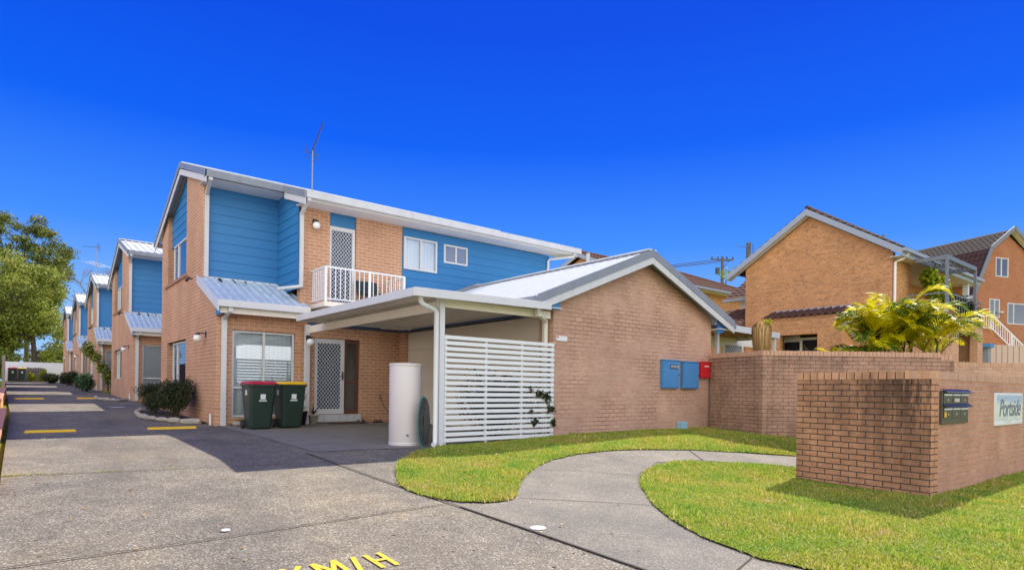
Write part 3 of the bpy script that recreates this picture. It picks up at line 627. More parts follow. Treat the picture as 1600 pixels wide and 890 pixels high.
def townhouse():
    O_ = (XL, Y0, .57)
    t = thing('townhouse', 'nearest two-storey brick townhouse with blue weatherboards and a white railed balcony', 'townhouse', O_, 'row of townhouses along the driveway')
    w = MB()
    s1, s2 = .319, .383
    n1 = V((-s1, 1)).normalized(); n2 = V((s2, 1)).normalized()
    # side wall on the drive (u = y)
    cut_r1 = (19.14, 7.50, n1.x, n1.y); cut_r2 = (19.14, 7.50, n2.x, n2.y)
    H = [(18.65, 21.35, 1.45, 2.77), (18.72, 21.35, 4.55, 8)]
    panel(w, (XL, 0, 0), (0, 1, 0), (-1, 0, 0), .23, 16.9, 22.3, .2, 7.8, H, [cut_r1, cut_r2])
    na = V((-.45, 1)).normalized()
    panel(w, (XL, 0, 0), (0, 1, 0), (-1, 0, 0), .23, Y0 + .002, 16.898, .2, 4.2, [], [(14.95, 3.28, na.x, na.y)])
    # lintel course over the upper slot is closed by the cladding; front wall
    panel(w, (0, Y0, 0), (1, 0, 0), (0, -1, 0), .23, XL + .002, 8.65, .2, 3.36, [(3.93, 5.41, .75, 2.82), (5.91, 7.14, .79, 2.75)])
    panel(w, (0, Y0, 0), (1, 0, 0), (0, -1, 0), .23, 5.52, 8.37, 3.361, 6.02, [(6.27, 7.0, 3.62, 8)])
    panel(w, (0, Y0, 0), (1, 0, 0), (0, -1, 0), .23, 8.372, XR, 3.0, 3.9)
    panel(w, (0, 22.3, 0), (1, 0, 0), (0, 1, 0), .23, XL + .24, XR, .2, 6.1)
    panel(w, (XR, 0, 0), (0, 1, 0), (1, 0, 0), .23, Y0 + .23, 22.06, .2, 7.8, [], [cut_r1, cut_r2, (Y0 + .23, 6.2, n1.x, n1.y)])
    w.box(XL, XL + .1, 16.8, 16.898, 4.1, 6.60)
    wall = w.build('wall', 'unit_brick', t)
    sl = MB()
    for z in (4.49,):
        k = 0; y = 18.55
        while y < 21.6: sl.hexa([(XL - .05, y, z - .04), (XL + .12, y, z), (XL + .12, y + .105, z), (XL - .05, y + .105, z - .04), (XL - .05, y, z + .04), (XL + .12, y, z + .08), (XL + .12, y + .105, z + .08), (XL - .05, y + .105, z + .04)]); y += .115
    sl.build('sill', 'mullion_brown', wall)
    b = MB(); boards(b, 8.38, XR, Y0, 3.9, 5.99, holes=[(8.43, 9.47, 4.85, 5.73), (9.75, 10.54, 5.2, 5.715)]); b.build('weatherboards', 'blue', t)
    b = MB(); boards(b, 3.70, 5.46, 16.9, 3.95, 6.56); b.build('weatherboards', 'blue', t)
    b = MB(); boards(b, 15.36, 16.88, 5.455, 3.95, 6.30, face='-x'); b.prism([(15.36, 6.301), (16.88, 6.301), (16.88, 6.52), (16.0, 6.52), (15.36, 6.34)], 'x', 5.445, 5.475); b.build('weatherboards', 'blue', t)
    b = MB(); b.box(6.27, 7.0, Y0 + .06, Y0 + .10, 5.69, 6.02); b.build('door_head_panel', 'blue', t)
    b2 = MB(); boards(b2, 18.72, 21.35, XL + .12, 5.68, 7.60, face='-x')
    # trim the boards to the roof slope
    me = b2.build('gable_boards', 'blue', t)
    bm = bmesh.new(); bm.from_mesh(me.data)
    for pc, no in (((0, 19.14 - Y0, 7.46 - .57), (0, n1.x, n1.y)), ((0, 19.14 - Y0, 7.46 - .57), (0, n2.x, n2.y))):
        bmesh.ops.bisect_plane(bm, geom=bm.verts[:] + bm.edges[:] + bm.faces[:], plane_co=pc, plane_no=no, clear_outer=True)
    bm.to_mesh(me.data); bm.free()
    # roofs
    r = MB()
    ribbed(r, (XL - .1, 16.22, roofz(16.22)), (5.36, 16.22, roofz(16.22)), (0, 19.16 - 16.22, .319 * (19.16 - 16.22)), rib=.25)
    ribbed(r, (5.36, 14.72, roofz(14.72)), (14.65, 14.72, roofz(14.72)), (0, 19.16 - 14.72, .319 * (19.16 - 14.72)), rib=.25)
    ribbed(r, (XL - .1, 23.0, roofz(23.0)), (14.65, 23.0, roofz(23.0)), (0, 19.12 - 23.0, .383 * 3.88), rib=.25)
    r.beam((XL - .1, 19.14, 7.66), (14.65, 19.14, 7.66), .26, .03)
    roof = r.build('roof', 'roof_white', t)
    g = MB()
    g.box(XL - .12, 5.36, 16.10, 16.22, roofz(16.22) - .17, roofz(16.22) - .01)
    g.hexa([(XL - .13, 19.14, 7.66 - .13), (XL - .13, 16.10, roofz(16.1) - .12), (XL - .09, 16.10, roofz(16.1) - .12), (XL - .09, 19.14, 7.66 - .13), (XL - .13, 19.14, 7.69), (XL - .13, 16.10, roofz(16.1) + .04), (XL - .09, 16.10, roofz(16.1) + .04), (XL - .09, 19.14, 7.69)])
    g.hexa([(XL - .13, 23.1, roofz(23.1) - .12), (XL - .13, 19.14, 7.66 - .13), (XL - .09, 19.14, 7.66 - .13), (XL - .09, 23.1, roofz(23.1) - .12), (XL - .13, 23.1, roofz(23.1) + .04), (XL - .13, 19.14, 7.69), (XL - .09, 19.14, 7.69), (XL - .09, 23.1, roofz(23.1) + .04)])
    g.hexa([(5.33, 16.10, roofz(16.1) - .14), (5.33, 14.60, roofz(14.6) - .14), (5.37, 14.60, roofz(14.6) - .14), (5.37, 16.10, roofz(16.1) - .14), (5.33, 16.10, roofz(16.1) + .03), (5.33, 14.60, roofz(14.6) + .03), (5.37, 14.60, roofz(14.6) + .03), (5.37, 16.10, roofz(16.1) + .03)])
    g.build('barge_capping', 'gutter_grey', roof)
    g = MB(); z6 = roofz(14.72)
    g.box(5.38, 14.7, 14.60, 14.72, z6 - .15, z6 - .01).box(5.38, 14.7, 14.595, 14.605, z6 - .01, z6 + .01)
    g.build('gutter', 'gutter_white', roof); MB().box(XL - .1, 14.66, 23.0, 23.12, roofz(23) - .15, roofz(23) - .01).build('gutter', 'gutter_white', roof)
    f = MB()
    for (x0, ya, yb, d) in ((XL - .105, 19.14, 16.12, .12), (XL - .105, 23.08, 19.14, .12), (5.345, 16.1, 14.62, .14)):
        f.hexa([(x0, ya, roofz(ya) - d - .16), (x0, yb, roofz(yb) - d - .16), (x0 + .02, yb, roofz(yb) - d - .16), (x0 + .02, ya, roofz(ya) - d - .16), (x0, ya, roofz(ya) - d), (x0, yb, roofz(yb) - d), (x0 + .02, yb, roofz(yb) - d), (x0 + .02, ya, roofz(ya) - d)])
    f.box(XL - .08, 5.34, 16.225, 16.245, 6.50, 6.64); f.box(XL - .08, 5.34, 16.245, 16.9, 6.50, 6.52).box(5.341, 5.45, 16.25, 16.9, 6.50, 6.52)
    f.box(5.40, 14.64, 14.73, 14.75, 6.01, 6.15); f.box(5.40, 14.64, 14.75, Y0 + .02, 6.01, 6.03)
    f.hexa([(14.62, 14.75, 5.98), (14.66, 14.75, 5.98), (14.66, 19.14, 7.38), (14.62, 19.14, 7.38), (14.62, 14.75, 6.2), (14.66, 14.75, 6.2), (14.66, 19.14, 7.6), (14.62, 19.14, 7.6)])
    f.build('fascia', 'soffit', roof)
    # downpipes
    d = MB(); 
    d.beam((3.60, 16.16, 6.62), (3.60, 16.16, 6.45), .09, .09, (0, 1, 0)); d.beam((3.60, 16.16, 6.48), (3.67, 16.82, 6.28), .075, .075); d.beam((3.67, 16.82, 6.30), (3.67, 16.82, 4.22), .10, .07, (0, 1, 0))
    d.build('downpipe', 'gutter_white', t)
    d = MB(); d.beam((5.46, 14.68, 6.12), (5.46, 14.68, 5.98), .09, .09, (0, 1, 0)); d.beam((5.46, 14.70, 6.0), (5.50, 15.27, 5.80), .07, .07); d.beam((5.51, 15.27, 5.84), (5.51, 15.27, 3.98), .09, .07, (0, 1, 0)); d.tube([(5.51, 15.27, 4.0), (5.06, 15.6, 3.93)], .045, 10)
    d.build('downpipe', 'gutter_white', t)
    d = MB(); d.beam((3.78, 14.93, 3.34), (3.78, 14.93, 3.18), .10, .09, (0, 1, 0)); d.beam((3.76, 14.95, 3.2), (3.74, 15.27, 3.06), .075, .075); d.beam((3.74, 15.30, 3.1), (3.74, 15.30, .55), .11, .07, (0, 1, 0))
    for z in (1.0, 2.85): d.box(3.66, 3.82, 15.262, 15.35, z, z + .02)
    d.build('downpipe', 'white', t)
    d = MB(); d.tube([(14.45, 14.66, 6.1), (14.45, 14.72, 5.95), (13.86, 15.25, 5.86), (13.82, 15.29, 5.8), (13.82, 15.29, 3.9)], .045, 10); d.build('downpipe', 'gutter_white', t)
    # awning
    a = MB(); ribbed(a, (XL - .08, 14.95, 3.42), (5.64, 14.95, 3.42), (0, 1.95, .80), rib=.19); aw = a.build('awning', 'roof_worn', t)
    a = MB(); a.box(XL - .08, 5.60, 14.83, 14.95, 3.285, 3.44)
    a.hexa([(XL - .10, 17.0, 4.06), (XL - .10, 14.83, 3.17), (XL - .075, 14.83, 3.17), (XL - .075, 17.0, 4.06), (XL - .10, 17.0, 4.26), (XL - .10, 14.83, 3.42), (XL - .075, 14.83, 3.42), (XL - .075, 17.0, 4.26)])
    a.box(3.66, 5.45, 16.85, 16.88, 4.18, 4.24)
    a.build('awning_gutter', 'white', aw)
    a = MB(); a.box(XL - .02, 5.62, 14.96, 14.98, 3.15, 3.30).box(XL - .02, 5.62, 14.98, Y0, 3.30, 3.32); a.build('awning_soffit', 'cream', aw)
    a = MB(); a.hexa([(XL - .02, 14.99, 3.12), (XL + .01, 14.99, 3.12), (XL + .01, Y0, 3.12), (XL - .02, Y0, 3.12), (XL - .02, 14.99, 3.38), (XL + .01, 14.99, 3.38), (XL + .01, Y0, 3.55), (XL - .02, Y0, 3.55)]); a.build('awning_end', 'blue_trim', aw)
    a = MB()
    for x in (3.98, 4.30, 4.62): MB().beam((x, 16.84, 4.20), (x, 16.6, 4.08), .06, .05).build('flashing_clip', 'black', aw)
    # windows
    window_x(t, XL + .09, 18.66, 20.95, 4.58, 5.66, mid=.72); window_x(t, XL + .09, 18.66, 20.95, 1.46, 2.74, mid=.72)
    window_y(t, 3.94, 5.40, Y0 + .05, .76, 2.81, rail=1.46)
    window_y(t, 8.41, 9.49, Y0 - .05, 4.835, 5.745, curtain='curtain'); window_y(t, 9.73, 10.56, Y0 - .05, 5.185, 5.73, curtain=None)
    # front door: frame, grille door, side light
    d = MB(); d.box(5.92, 6.0, Y0 + .03, Y0 + .12, .80, 2.74).box(6.62, 6.72, Y0 + .025, Y0 + .12, .80, 2.74).box(6.0, 6.62, Y0 + .028, Y0 + .12, 2.62, 2.74).box(6.0, 6.62, Y0 + .028, Y0 + .12, .80, .93)
    door = d.build('door', 'white', t)
    l_ = MB(); lattice(l_, 6.0, 6.62, Y0 + .05, .93, 2.62); l_.build('grille', 'white_clean', door)
    MB().box(6.0, 6.62, Y0 + .06, Y0 + .07, .93, 2.62).build('fly_mesh', 'navy_screen', door)
    h = MB(); h.box(6.655, 6.685, Y0 + .0, Y0 + .02, 1.68, 1.90).tube([(6.67, Y0, 1.80), (6.67, Y0 - .04, 1.80), (6.60, Y0 - .04, 1.78)], .012, 8); h.build('handle', 'black', door)
    s_ = MB(); s_.box(6.74, 6.80, Y0 + .06, Y0 + .13, .80, 2.74).box(7.06, 7.13, Y0 + .055, Y0 + .13, .80, 2.74).box(6.80, 7.06, Y0 + .06, Y0 + .13, 2.66, 2.74).box(6.80, 7.06, Y0 + .06, Y0 + .13, .80, .90).box(6.80, 7.06, Y0 + .05, Y0 + .12, 1.58, 1.66)
    sd = s_.build('side_light', 'timber_brown', t); MB().box(6.80, 7.06, Y0 + .09, Y0 + .10, .9, 2.66).build('pane', 'glass_dark', sd); MB().box(6.78, 7.1, Y0 + .2, Y0 + .21, .85, 2.7).build('room_back', 'dark_room', sd)
    st = MB()
    for i in range(6): st.box(5.93 + i * .205, 5.93 + i * .205 + .198, Y0 - .12, Y0 + .12, .60, .785)
    st.build('door_step', 'tile_grey', t, bevel=.006)
    # balcony door
    d = MB(); d.box(6.28, 6.34, Y0 + .05, Y0 + .12, 3.62, 5.68).box(6.91, 6.985, Y0 + .045, Y0 + .12, 3.62, 5.68).box(6.34, 6.91, Y0 + .05, Y0 + .12, 5.58, 5.68).box(6.34, 6.91, Y0 + .05, Y0 + .12, 3.62, 3.72)
    bd = d.build('door', 'white', t); l_ = MB(); lattice(l_, 6.34, 6.91, Y0 + .07, 3.72, 5.58); l_.build('grille', 'white_clean', bd); MB().box(6.34, 6.91, Y0 + .08, Y0 + .09, 3.72, 5.58).build('fly_mesh', 'navy_screen', bd)
    # balcony
    yb, x0, x1 = 14.42, 5.80, 7.93
    s_ = MB(); s_.box(x0 - .05, x1 + .05, yb - .05, Y0 - .003, 3.45, 3.56); bal = s_.build('balcony', 'cream', t)
    s_ = MB(); s_.box(x0 + .12, x1 - .02, yb + .04, Y0 - .003, 3.20, 3.448); s_.build('balcony_fascia', 'white', bal)
    q = MB(); zt, zb = 4.41, 3.64
    q.beam((x0, yb, zt), (x1, yb, zt), .05, .04).beam((x0, yb, zb), (x1, yb, zb), .03, .03)
    for x in (x0, x1): q.beam((x, yb + .026, zt - .001), (x, Y0 - .003, zt - .001), .05, .04).beam((x, yb + .016, zb - .001), (x, Y0 - .003, zb - .001), .03, .03); q.box(x - .028, x + .028, yb - .027, yb + .029, 3.56, zt + .01)
    n = 17
    for i in range(1, n):
        x = x0 + (x1 - x0) * i / n; q.box(x - .009, x + .009, yb - .009, yb + .009, zb, zt - .01)
    q.box(6.93, 6.98, yb - .02, yb + .02, 3.56, zt - .01)
    for i in range(1, 8):
        y = yb + (Y0 - yb) * i / 8
        for x in (x0, x1): q.box(x - .009, x + .009, y - .009, y + .009, zb, zt - .01)
    q.build('railing', 'white_clean', bal)
    globe(t, (3.40, 16.36, 2.64), (XL, 16.36)); globe(t, (5.86, 15.2, 5.57), (5.86, Y0))
    # security camera
    c_ = MB(); c_.tube([(3.46, 17.3, 4.20), (3.38, 17.28, 4.20)], .02, 8).tube([(3.38, 17.30, 4.22), (3.30, 17.16, 4.12)], .035, 12); c_.build('security_camera', 'dark_metal', t)
    # overflow stub pipe
    MB().tube([(3.54, 15.62, .5), (3.54, 15.62, .84)], .022, 10).build('vent_pipe', 'white_clean', t)
    # dark weep slots over the openings
    for x, z in ((4.02, 3.06), (4.66, 3.06), (5.30, 3.06), (6.06, 2.98), (7.0, 2.98)): MB().box(x - .008, x + .008, Y0 - .002, Y0 + .02, z, z + .07).build('weep_hole', 'timber_brown', t)
    # number on the wall
    nm = MB(); nm.tube([(5.50, Y0 - .012, 2.02), (5.54, Y0 - .012, 2.02), (5.55, Y0 - .012, 1.98), (5.515, Y0 - .012, 1.95), (5.515, Y0 - .012, 1.90), (5.55, Y0 - .012, 1.90)], .009, 6); nm.build('house_number', 'bin_yellow', t)
    return t
TH = townhouse()

def garage():
    G_ = (8.3, 9.0, .5); t = thing('garage', 'attached brick garage with a white metal gable roof beside the lawn', 'garage', G_, 'garages attached to the townhouses')
    x0, x1, xa = 8.3, 13.75, 11.0
    za, s = 4.60, .40
    n1 = V((-s, 1)).normalized(); n2 = V((s, 1)).normalized(); w = MB()
    panel(w, (0, 9.0, 0), (1, 0, 0), (0, -1, 0), .23, x0, x1, .1, 5, [], [(xa, za - .16, n1.x, n1.y), (xa, za - .16, n2.x, n2.y)])
    w.box(x0, x0 + .23, 9.23, 9.42, .1, 3.05); w.box(x1 - .23, x1, 9.23, 15.1, .1, 3.3)
    w.build('wall', 'garage_brick', t); MB().box(x0, x0 + .23, 15.0, 15.34, .1, 3.05).build('pier', 'unit_brick', t)
    d = MB()
    for i in range(5):
        z = .56 + i * .49; d.box(x0 + .10, x0 + .14, 9.43, 14.99, z + .012, z + .49)
    d.box(x0 + .13, x0 + .17, 9.43, 14.99, .5, 3.02); d.build('garage_door', 'beige_door', t)
    r = MB()
    zl = za - s * (xa - 7.62)
    ribbed(r, (7.62, 15.3, zl), (7.62, 8.72, zl), (xa - 7.62, 0, s * (xa - 7.62)), rib=.25)
    ribbed(r, (14.3, 8.72, za - s * (14.3 - xa)), (14.3, 15.3, za - s * (14.3 - xa)), (xa - 14.3, 0, s * (14.3 - xa)), rib=.25)
    r.beam((xa, 8.7, za + .035), (xa, 15.3, za + .035), .28, .03)
    roof = r.build('roof', 'roof_white', t)
    b = MB(); c_ = MB()
    for (xe, mbx) in ((7.62, b), (14.32, b)):
        ze = za - s * abs(xe - xa)
        for mm, d0, d1, yo in ((b, .05, -.12, 8.68), (c_, -.12, -.27, 8.695)):
            mm.hexa([(xa, yo, za + d1), (xa, yo + .03, za + d1), (xe, yo + .03, ze + d1), (xe, yo, ze + d1), (xa, yo, za + d0), (xa, yo + .03, za + d0), (xe, yo + .03, ze + d0), (xe, yo, ze + d0)])
    b.build('barge_capping', 'gutter_grey', roof); c_.build('barge_board', 'gutter_white', roof)
    MB().box(7.50, 7.62, 8.70, 15.0, zl - .15, zl).build('gutter', 'gutter_grey', roof); MB().box(14.3, 14.42, 8.70, 15.0, zl - .13, zl).build('gutter', 'gutter_grey', roof)
    f = MB(); f.box(7.66, x0 - .002, 8.76, 15.2, zl - .17, zl - .15).box(7.64, 7.66, 8.76, 15.0, zl - .17, zl - .02); f.build('soffit', 'soffit', roof); f = MB(); f.box(x1 + .002, 14.28, 8.76, 15.2, zl - .17, zl - .15); f.build('soffit', 'soffit', roof)
    q = MB(); q.box(7.92, x0 - .003, 8.80, 8.86, 3.06, 3.36); q.build('gable_infill', 'blue_box', t); q = MB()
    q.prism([(x1 + .003, zl - .30), (14.2, zl - .16), (14.2, zl - .12), (x1 + .003, zl + .10)], 'y', 8.80, 8.84); q.build('gable_infill', 'blue_trim', t)
    fl = MB(); fl.hexa([(7.7, 15.29, zl + .03), (xa, 15.29, za + .03), (xa, 15.33, za + .03), (7.7, 15.33, zl + .03), (7.7, 15.29, zl + .15), (xa, 15.29, za + .15), (xa, 15.33, za + .15), (7.7, 15.33, zl + .15)]); fl.build('flashing', 'gutter_grey', roof)
    fb = MB(); fb.box(x0 - .04, x0 - .002, 9.45, 15.28, 3.02, 3.12).box(5.72, x0 - .05, 15.29, 15.335, 3.04, 3.22); fb.build('door_beam', 'slate_blue', t)
    dp = MB(); dp.beam((7.78, 8.86, 3.02), (7.78, 8.86, 2.90), .10, .09, (0, 1, 0)); dp.beam((7.80, 8.88, 2.96), (8.22, 9.14, 2.86), .07, .07); dp.beam((8.22, 9.16, 2.90), (8.22, 9.16, .52), .09, .07, (0, 1, 0)); dp.build('downpipe', 'cream', t)
    return t
GA = garage()

def carport():
    t = thing('carport', 'white flat-roofed carport with slatted side screen beside the lawn', 'carport', (5.68, 9.0, .5), 'carports in front of the townhouses')
    r = MB(); x0, x1, y0, y1 = 4.97, 7.9, 8.67, 13.95
    n = 16
    for i in range(n):
        a = x0 + (x1 - x0) * i / n; b = x0 + (x1 - x0) * (i + 1) / n
        r.box(a + .002, b - .02, y0 + .02, y1, 3.06, 3.075); r.box(b - .022, b, y0 + .02, y1, 3.062, 3.11)
    roof = r.build('roof_deck', 'cream', t)
    f = MB(); f.box(x0 - .03, x0, y0 - .02, y1 + .02, 2.98, 3.12); f.hexa([(x0, y0 - .03, 2.98), (x1 + .02, y0 - .03, 3.02), (x1 + .02, y0, 3.02), (x0, y0, 2.98), (x0, y0 - .03, 3.121), (x1 + .02, y0 - .03, 3.16), (x1 + .02, y0, 3.16), (x0, y0, 3.121)])
    f.box(x0, x1, y1, y1 + .03, 2.98, 3.12); f.build('fascia', 'white', roof, bevel=.006)
    b = MB(); b.box(5.60, 5.66, 9.06, 15.0, 2.82, 2.99).box(5.60, 8.2, 8.98, 9.04, 2.90, 3.04); b.build('beam', 'cream', t)
    p = MB(); p.box(5.62, 5.72, 8.94, 9.05, .45, 3.055); p.build('post', 'white', t, bevel=.008)
    p = MB(); p.box(5.60, 5.72, 15.16, 15.26, .5, 3.05); p.build('post', 'white', t, bevel=.006)
    d = MB(); d.tube([(5.16, 8.82, 3.0), (5.17, 8.82, 2.92), (5.24, 8.84, 2.88), (5.48, 8.92, 2.84), (5.545, 8.94, 2.78), (5.55, 8.94, .62), (5.54, 8.93, .56), (5.49, 8.90, .545)], .043, 12); d.build('downpipe', 'white_clean', t)
    s = MB(); n = 19
    for i in range(n):
        z = .575 + i * .0987; s.box(5.722, 8.27, 8.93, 8.948, z, z + .064)
    sc_ = s.build('slat_screen', 'white_clean', t)
    u = MB()
    for x in (5.75, 6.62, 7.46, 8.24): u.box(x - .022, x + .022, 8.95, 8.99, .5, 2.42)
    u.build('screen_stile', 'white', sc_)
    return t
CP = carport()
for nn in range(1, 5):
    for src, lb in ((TH, ['second townhouse up the drive, small climbing shrubs at its front', 'third townhouse up the drive with an aerial on its ridge', 'fourth townhouse up the drive, dark bushes at its corner', 'farthest townhouse of the row, next to the white fence'][nn - 1]),
                    (GA, ['garage of the second townhouse, hidden behind the nearest house', 'garage of the third townhouse, between two blocks', 'garage of the fourth townhouse, between two blocks', 'garage of the farthest townhouse near the white fence'][nn - 1]),
                    (CP, ['carport of the second townhouse, behind the nearest house', 'carport of the third townhouse, behind the second house', 'carport of the fourth townhouse, behind the third house', 'carport of the farthest townhouse near the white fence'][nn - 1])):
        c = copy_tree(src); c.location = (src.location.x, src.location.y + 13.2 * nn, src.location.z + .295 * nn); c['label'] = lb

# carport lamp hangs on the rear post: separate wall light
cl = thing('globe_light', 'white globe lamp on the post beside the front door', 'lamp', (5.66, 15.1, 2.6)); globe(cl, (5.66, 14.98, 2.60), (5.66, 15.15))

# ================================================================== OBJECTS ROUND THE NEAREST HOUSE
def meter(x0, x1, z0, z1, mat, label, cat, nameplate=None, depth=.10):
    t = thing('meter_box', label, cat, ((x0 + x1) / 2, 9.0, z0))
    b = MB(); y = 9.0 - depth; b.box(x0, x1, y, 8.999, z0, z1); b.build('case', mat, t, bevel=.008)
    d = MB(); d.box(x0 + .015, x1 - .015, y - .012, y - .001, z0 + .02, z1 - .02); dd = d.build('door', mat, t, bevel=.004)
    MB().box(x0 - .02, x1 + .02, y - .02, 8.998, z1, z1 + .018).build('hood', mat, t)
    if nameplate:
        a, b_, c, e, m_ = nameplate; MB().box(a, b_, y - .016, y - .0125, c, e).build('plate', m_, t)
        if m_ == 'black':
            for k in range(2):
                g = MB(); zz = c + .025 + .035 * k; xx = a + .02
                for q in range(9): wq = .02 + .006 * ((q * 7) % 3); g.box(xx, xx + wq, y - .0175, y - .0165, zz, zz + .014); xx += wq + .008
                g.build('lettering', 'white_line', t)
    kn = MB(); kn.tube([(x1 - .06, y - .02, (z0 + z1) / 2), (x1 - .06, y - .04, (z0 + z1) / 2)], .012, 8); kn.build('lock', 'dark_metal', t)
    return t
meter(11.70, 12.32, 1.57, 2.22, 'blue_box', 'blue electricity meter box with a black label plate on the garage wall', 'meter box', (11.93, 12.23, 2.03, 2.12, 'black'))
meter(12.48, 13.10, 1.57, 2.21, 'blue_box', 'plain blue meter box between the labelled one and the red box', 'meter box')
meter(13.19, 13.58, 1.84, 2.23, 'red_box', 'small red box beside the brick boundary wall', 'fire box', (13.32, 13.50, 2.12, 2.145, 'white_line'), .10)
t = MB(); t.box(12.35, 12.55, 8.82, 8.99, .58, .78); tag(t.build('drain_cap', 'pale_blue', loc=(12.45, 8.9, .58), bevel=.01), 'pale blue box at the foot of the garage wall', 'utility box')
t = thing('wall_sign', 'small pale notice plate on the corner of the garage wall', 'sign', (8.5, 8.99, 2.45)); MB().box(8.37, 8.66, 8.975, 8.998, 2.48, 2.58).build('board', 'sticker', t); MB().box(8.385, 8.42, 8.971, 8.9745, 2.54, 2.572).build('logo', 'red_box', t)
# water tank
def tank():
    t = thing('water_tank', 'pale pinkish cylindrical water tank beside the carport post', 'water tank', (5.31, 9.55, .5))
    MB().lathe((5.31, 9.55, .50), [(0, 0), (.285, 0), (.29, .03), (.278, .05), (.282, .06), (.282, 1.36), (.278, 1.37), (.290, 1.385), (.290, 1.41), (.27, 1.425), (0, 1.44)], 48).build('tank_shell', 'tank', t)
    b = MB(); b.lathe((5.31, 9.55, .50), [(.2825, .045), (.287, .05), (.287, .06), (.2825, .065)], 48); b.build('base_band', 'white', t)
    MB().tube([(5.21, 9.29, .69), (5.20, 9.26, .69)], .016, 10).build('tap', 'dark_metal', t)
tank()
def hose_reel():
    c = V((5.375, 9.03, .93)); t = thing('hose_reel', 'dark coiled garden hose on a tall reel leaning between tank and post', 'hose reel', (c.x, c.y, .5)); e = V((.8, -.6, 0))
    def ring(mb, rh, rz, sh, r):
        mb.tube([c + e * (rh * math.cos(a) + sh) + V((0, sh * .3, rz * math.sin(a))) for a in [2 * math.pi * i / 32 for i in range(33)]], r, 8, cap=False)
    m = MB(); [ring(m, .085, .425, -.012 * i, .011) for i in range(2)]; m.build('rim', 'hose_green', t)
    m = MB(); [ring(m, .02 + .012 * i, .15 + .05 * i, .008 * (i % 3) - .01, .02) for i in range(6)]; m.build('hose_coil', 'hose_dark', t)
    m = MB(); m.add([c + e * (.08 * math.cos(2 * math.pi * i / 24)) + V((.0, .0, .42 * math.sin(2 * math.pi * i / 24))) for i in range(24)], [tuple(range(24))]); m.build('backing_disc', 'bronze', t)
hose_reel()
# wheelie bins
def wheelie():
    t = thing('wheelie_bin', 'dark green wheelie bin with a red lid standing by the downpipe', 'wheelie bin', (4.13, 13.95, .56), 'wheelie bins by the front window')
    b = MB()
    def ring(hw, yf, yb, z, ch=.05): return [(-hw + ch, yf, z), (hw - ch, yf, z), (hw, yf + ch, z), (hw, yb - ch, z), (hw - ch, yb, z), (-hw + ch, yb, z), (-hw, yb - ch, z), (-hw, yf + ch, z)]
    prof = [(.215, -.20, .22, .02), (.225, -.215, .24, .06), (.26, -.30, .33, .62), (.275, -.335, .35, .93), (.30, -.36, .37, .93), (.30, -.36, .37, .975)]
    vs = []; [vs.extend([(x, y, z) for x, y, z in ring(*p)]) for p in prof]
    fs = [(i * 8 + k, i * 8 + (k + 1) % 8, (i + 1) * 8 + (k + 1) % 8, (i + 1) * 8 + k) for i in range(len(prof) - 1) for k in range(8)] + [tuple(range(8))[::-1], tuple(range(40, 48))]
    O_ = V(t['_o']); b.add([O_ + V(v) for v in vs], fs)
    # recessed front panel edges
    for sx in (-1, 1): b.hexa([O_ + V(q) for q in [(sx * .13 - .012, -.222, .12), (sx * .13 + .012, -.222, .12), (sx * .13 + .012, -.2, .12), (sx * .13 - .012, -.2, .12), (sx * .15 - .012, -.335, .85), (sx * .15 + .012, -.335, .85), (sx * .15 + .012, -.30, .85), (sx * .15 - .012, -.30, .85)]])
    body = b.build('bin_body', 'bin_green', t, bevel=.012)
    l = MB(); prof = [(.305, -.375, .36, .978), (.305, -.375, .36, 1.0), (.27, -.33, .33, 1.035), (.22, -.26, .28, 1.045)]
    vs = []; [vs.extend([(x, y, z) for x, y, z in ring(*p)]) for p in prof]
    fs = [(i * 8 + k, i * 8 + (k + 1) % 8, (i + 1) * 8 + (k + 1) % 8, (i + 1) * 8 + k) for i in range(len(prof) - 1) for k in range(8)] + [tuple(range(8))[::-1], tuple(range(24, 32))]
    l.add([O_ + V(v) for v in vs], fs); l.box(O_.x - .2, O_.x + .2, O_.y + .36, O_.y + .42, O_.z + .96, O_.z + 1.0); l.build('lid', 'bin_red', t, bevel=.01)
    h = MB(); h.tube([O_ + V(p) for p in ((-.22, .37, .94), (-.22, .44, .95), (.22, .44, .95), (.22, .37, .94))], .016, 8); h.build('handle', 'bin_green', t)
    for sx in (-1, 1): wv = MB(); wv.tube([O_ + V((sx * .235, .24, .10)), O_ + V((sx * .29, .24, .10))], .10, 18, smooth=False); wv.build('wheel', 'black', t)
    s = MB()
    s.hexa([O_ + V(q) for q in [(-.05, -.312, .655), (.055, -.312, .655), (.055, -.275, .655), (-.05, -.275, .655), (-.05, -.327, .765), (.055, -.327, .765), (.055, -.30, .765), (-.05, -.30, .765)]]); 
    xx = -.075
    for q in range(8): s.hexa([O_ + V(p) for p in [(xx, -.309, .61), (xx + .014, -.309, .61), (xx + .014, -.27, .61), (xx, -.27, .61), (xx, -.312, .64), (xx + .014, -.312, .64), (xx + .014, -.28, .64), (xx, -.28, .64)]]); xx += .02
    s.build('council_mark', 'sticker', t)
    s = MB(); s.hexa([O_ + V(q) for q in [(-.283, -.1, .74), (-.27, -.1, .74), (-.27, -.03, .74), (-.283, -.03, .74), (-.288, -.1, .85), (-.27, -.1, .85), (-.27, -.03, .85), (-.288, -.03, .85)]]); s.build('side_label', 'sticker', t)
    return t
B1 = wheelie()
def recolour(root, part, mat):
    for ch in bpy.data.objects:
        if ch.parent == root and ch.name.split('.')[0] == part: ch.data = ch.data.copy(); ch.data.materials[0] = M[mat]
B2 = copy_tree(B1); B2.location = (4.83, 14.05, .565); B2['label'] = 'dark green wheelie bin with a yellow lid beside the pot plant'; recolour(B2, 'lid', 'bin_yellow')
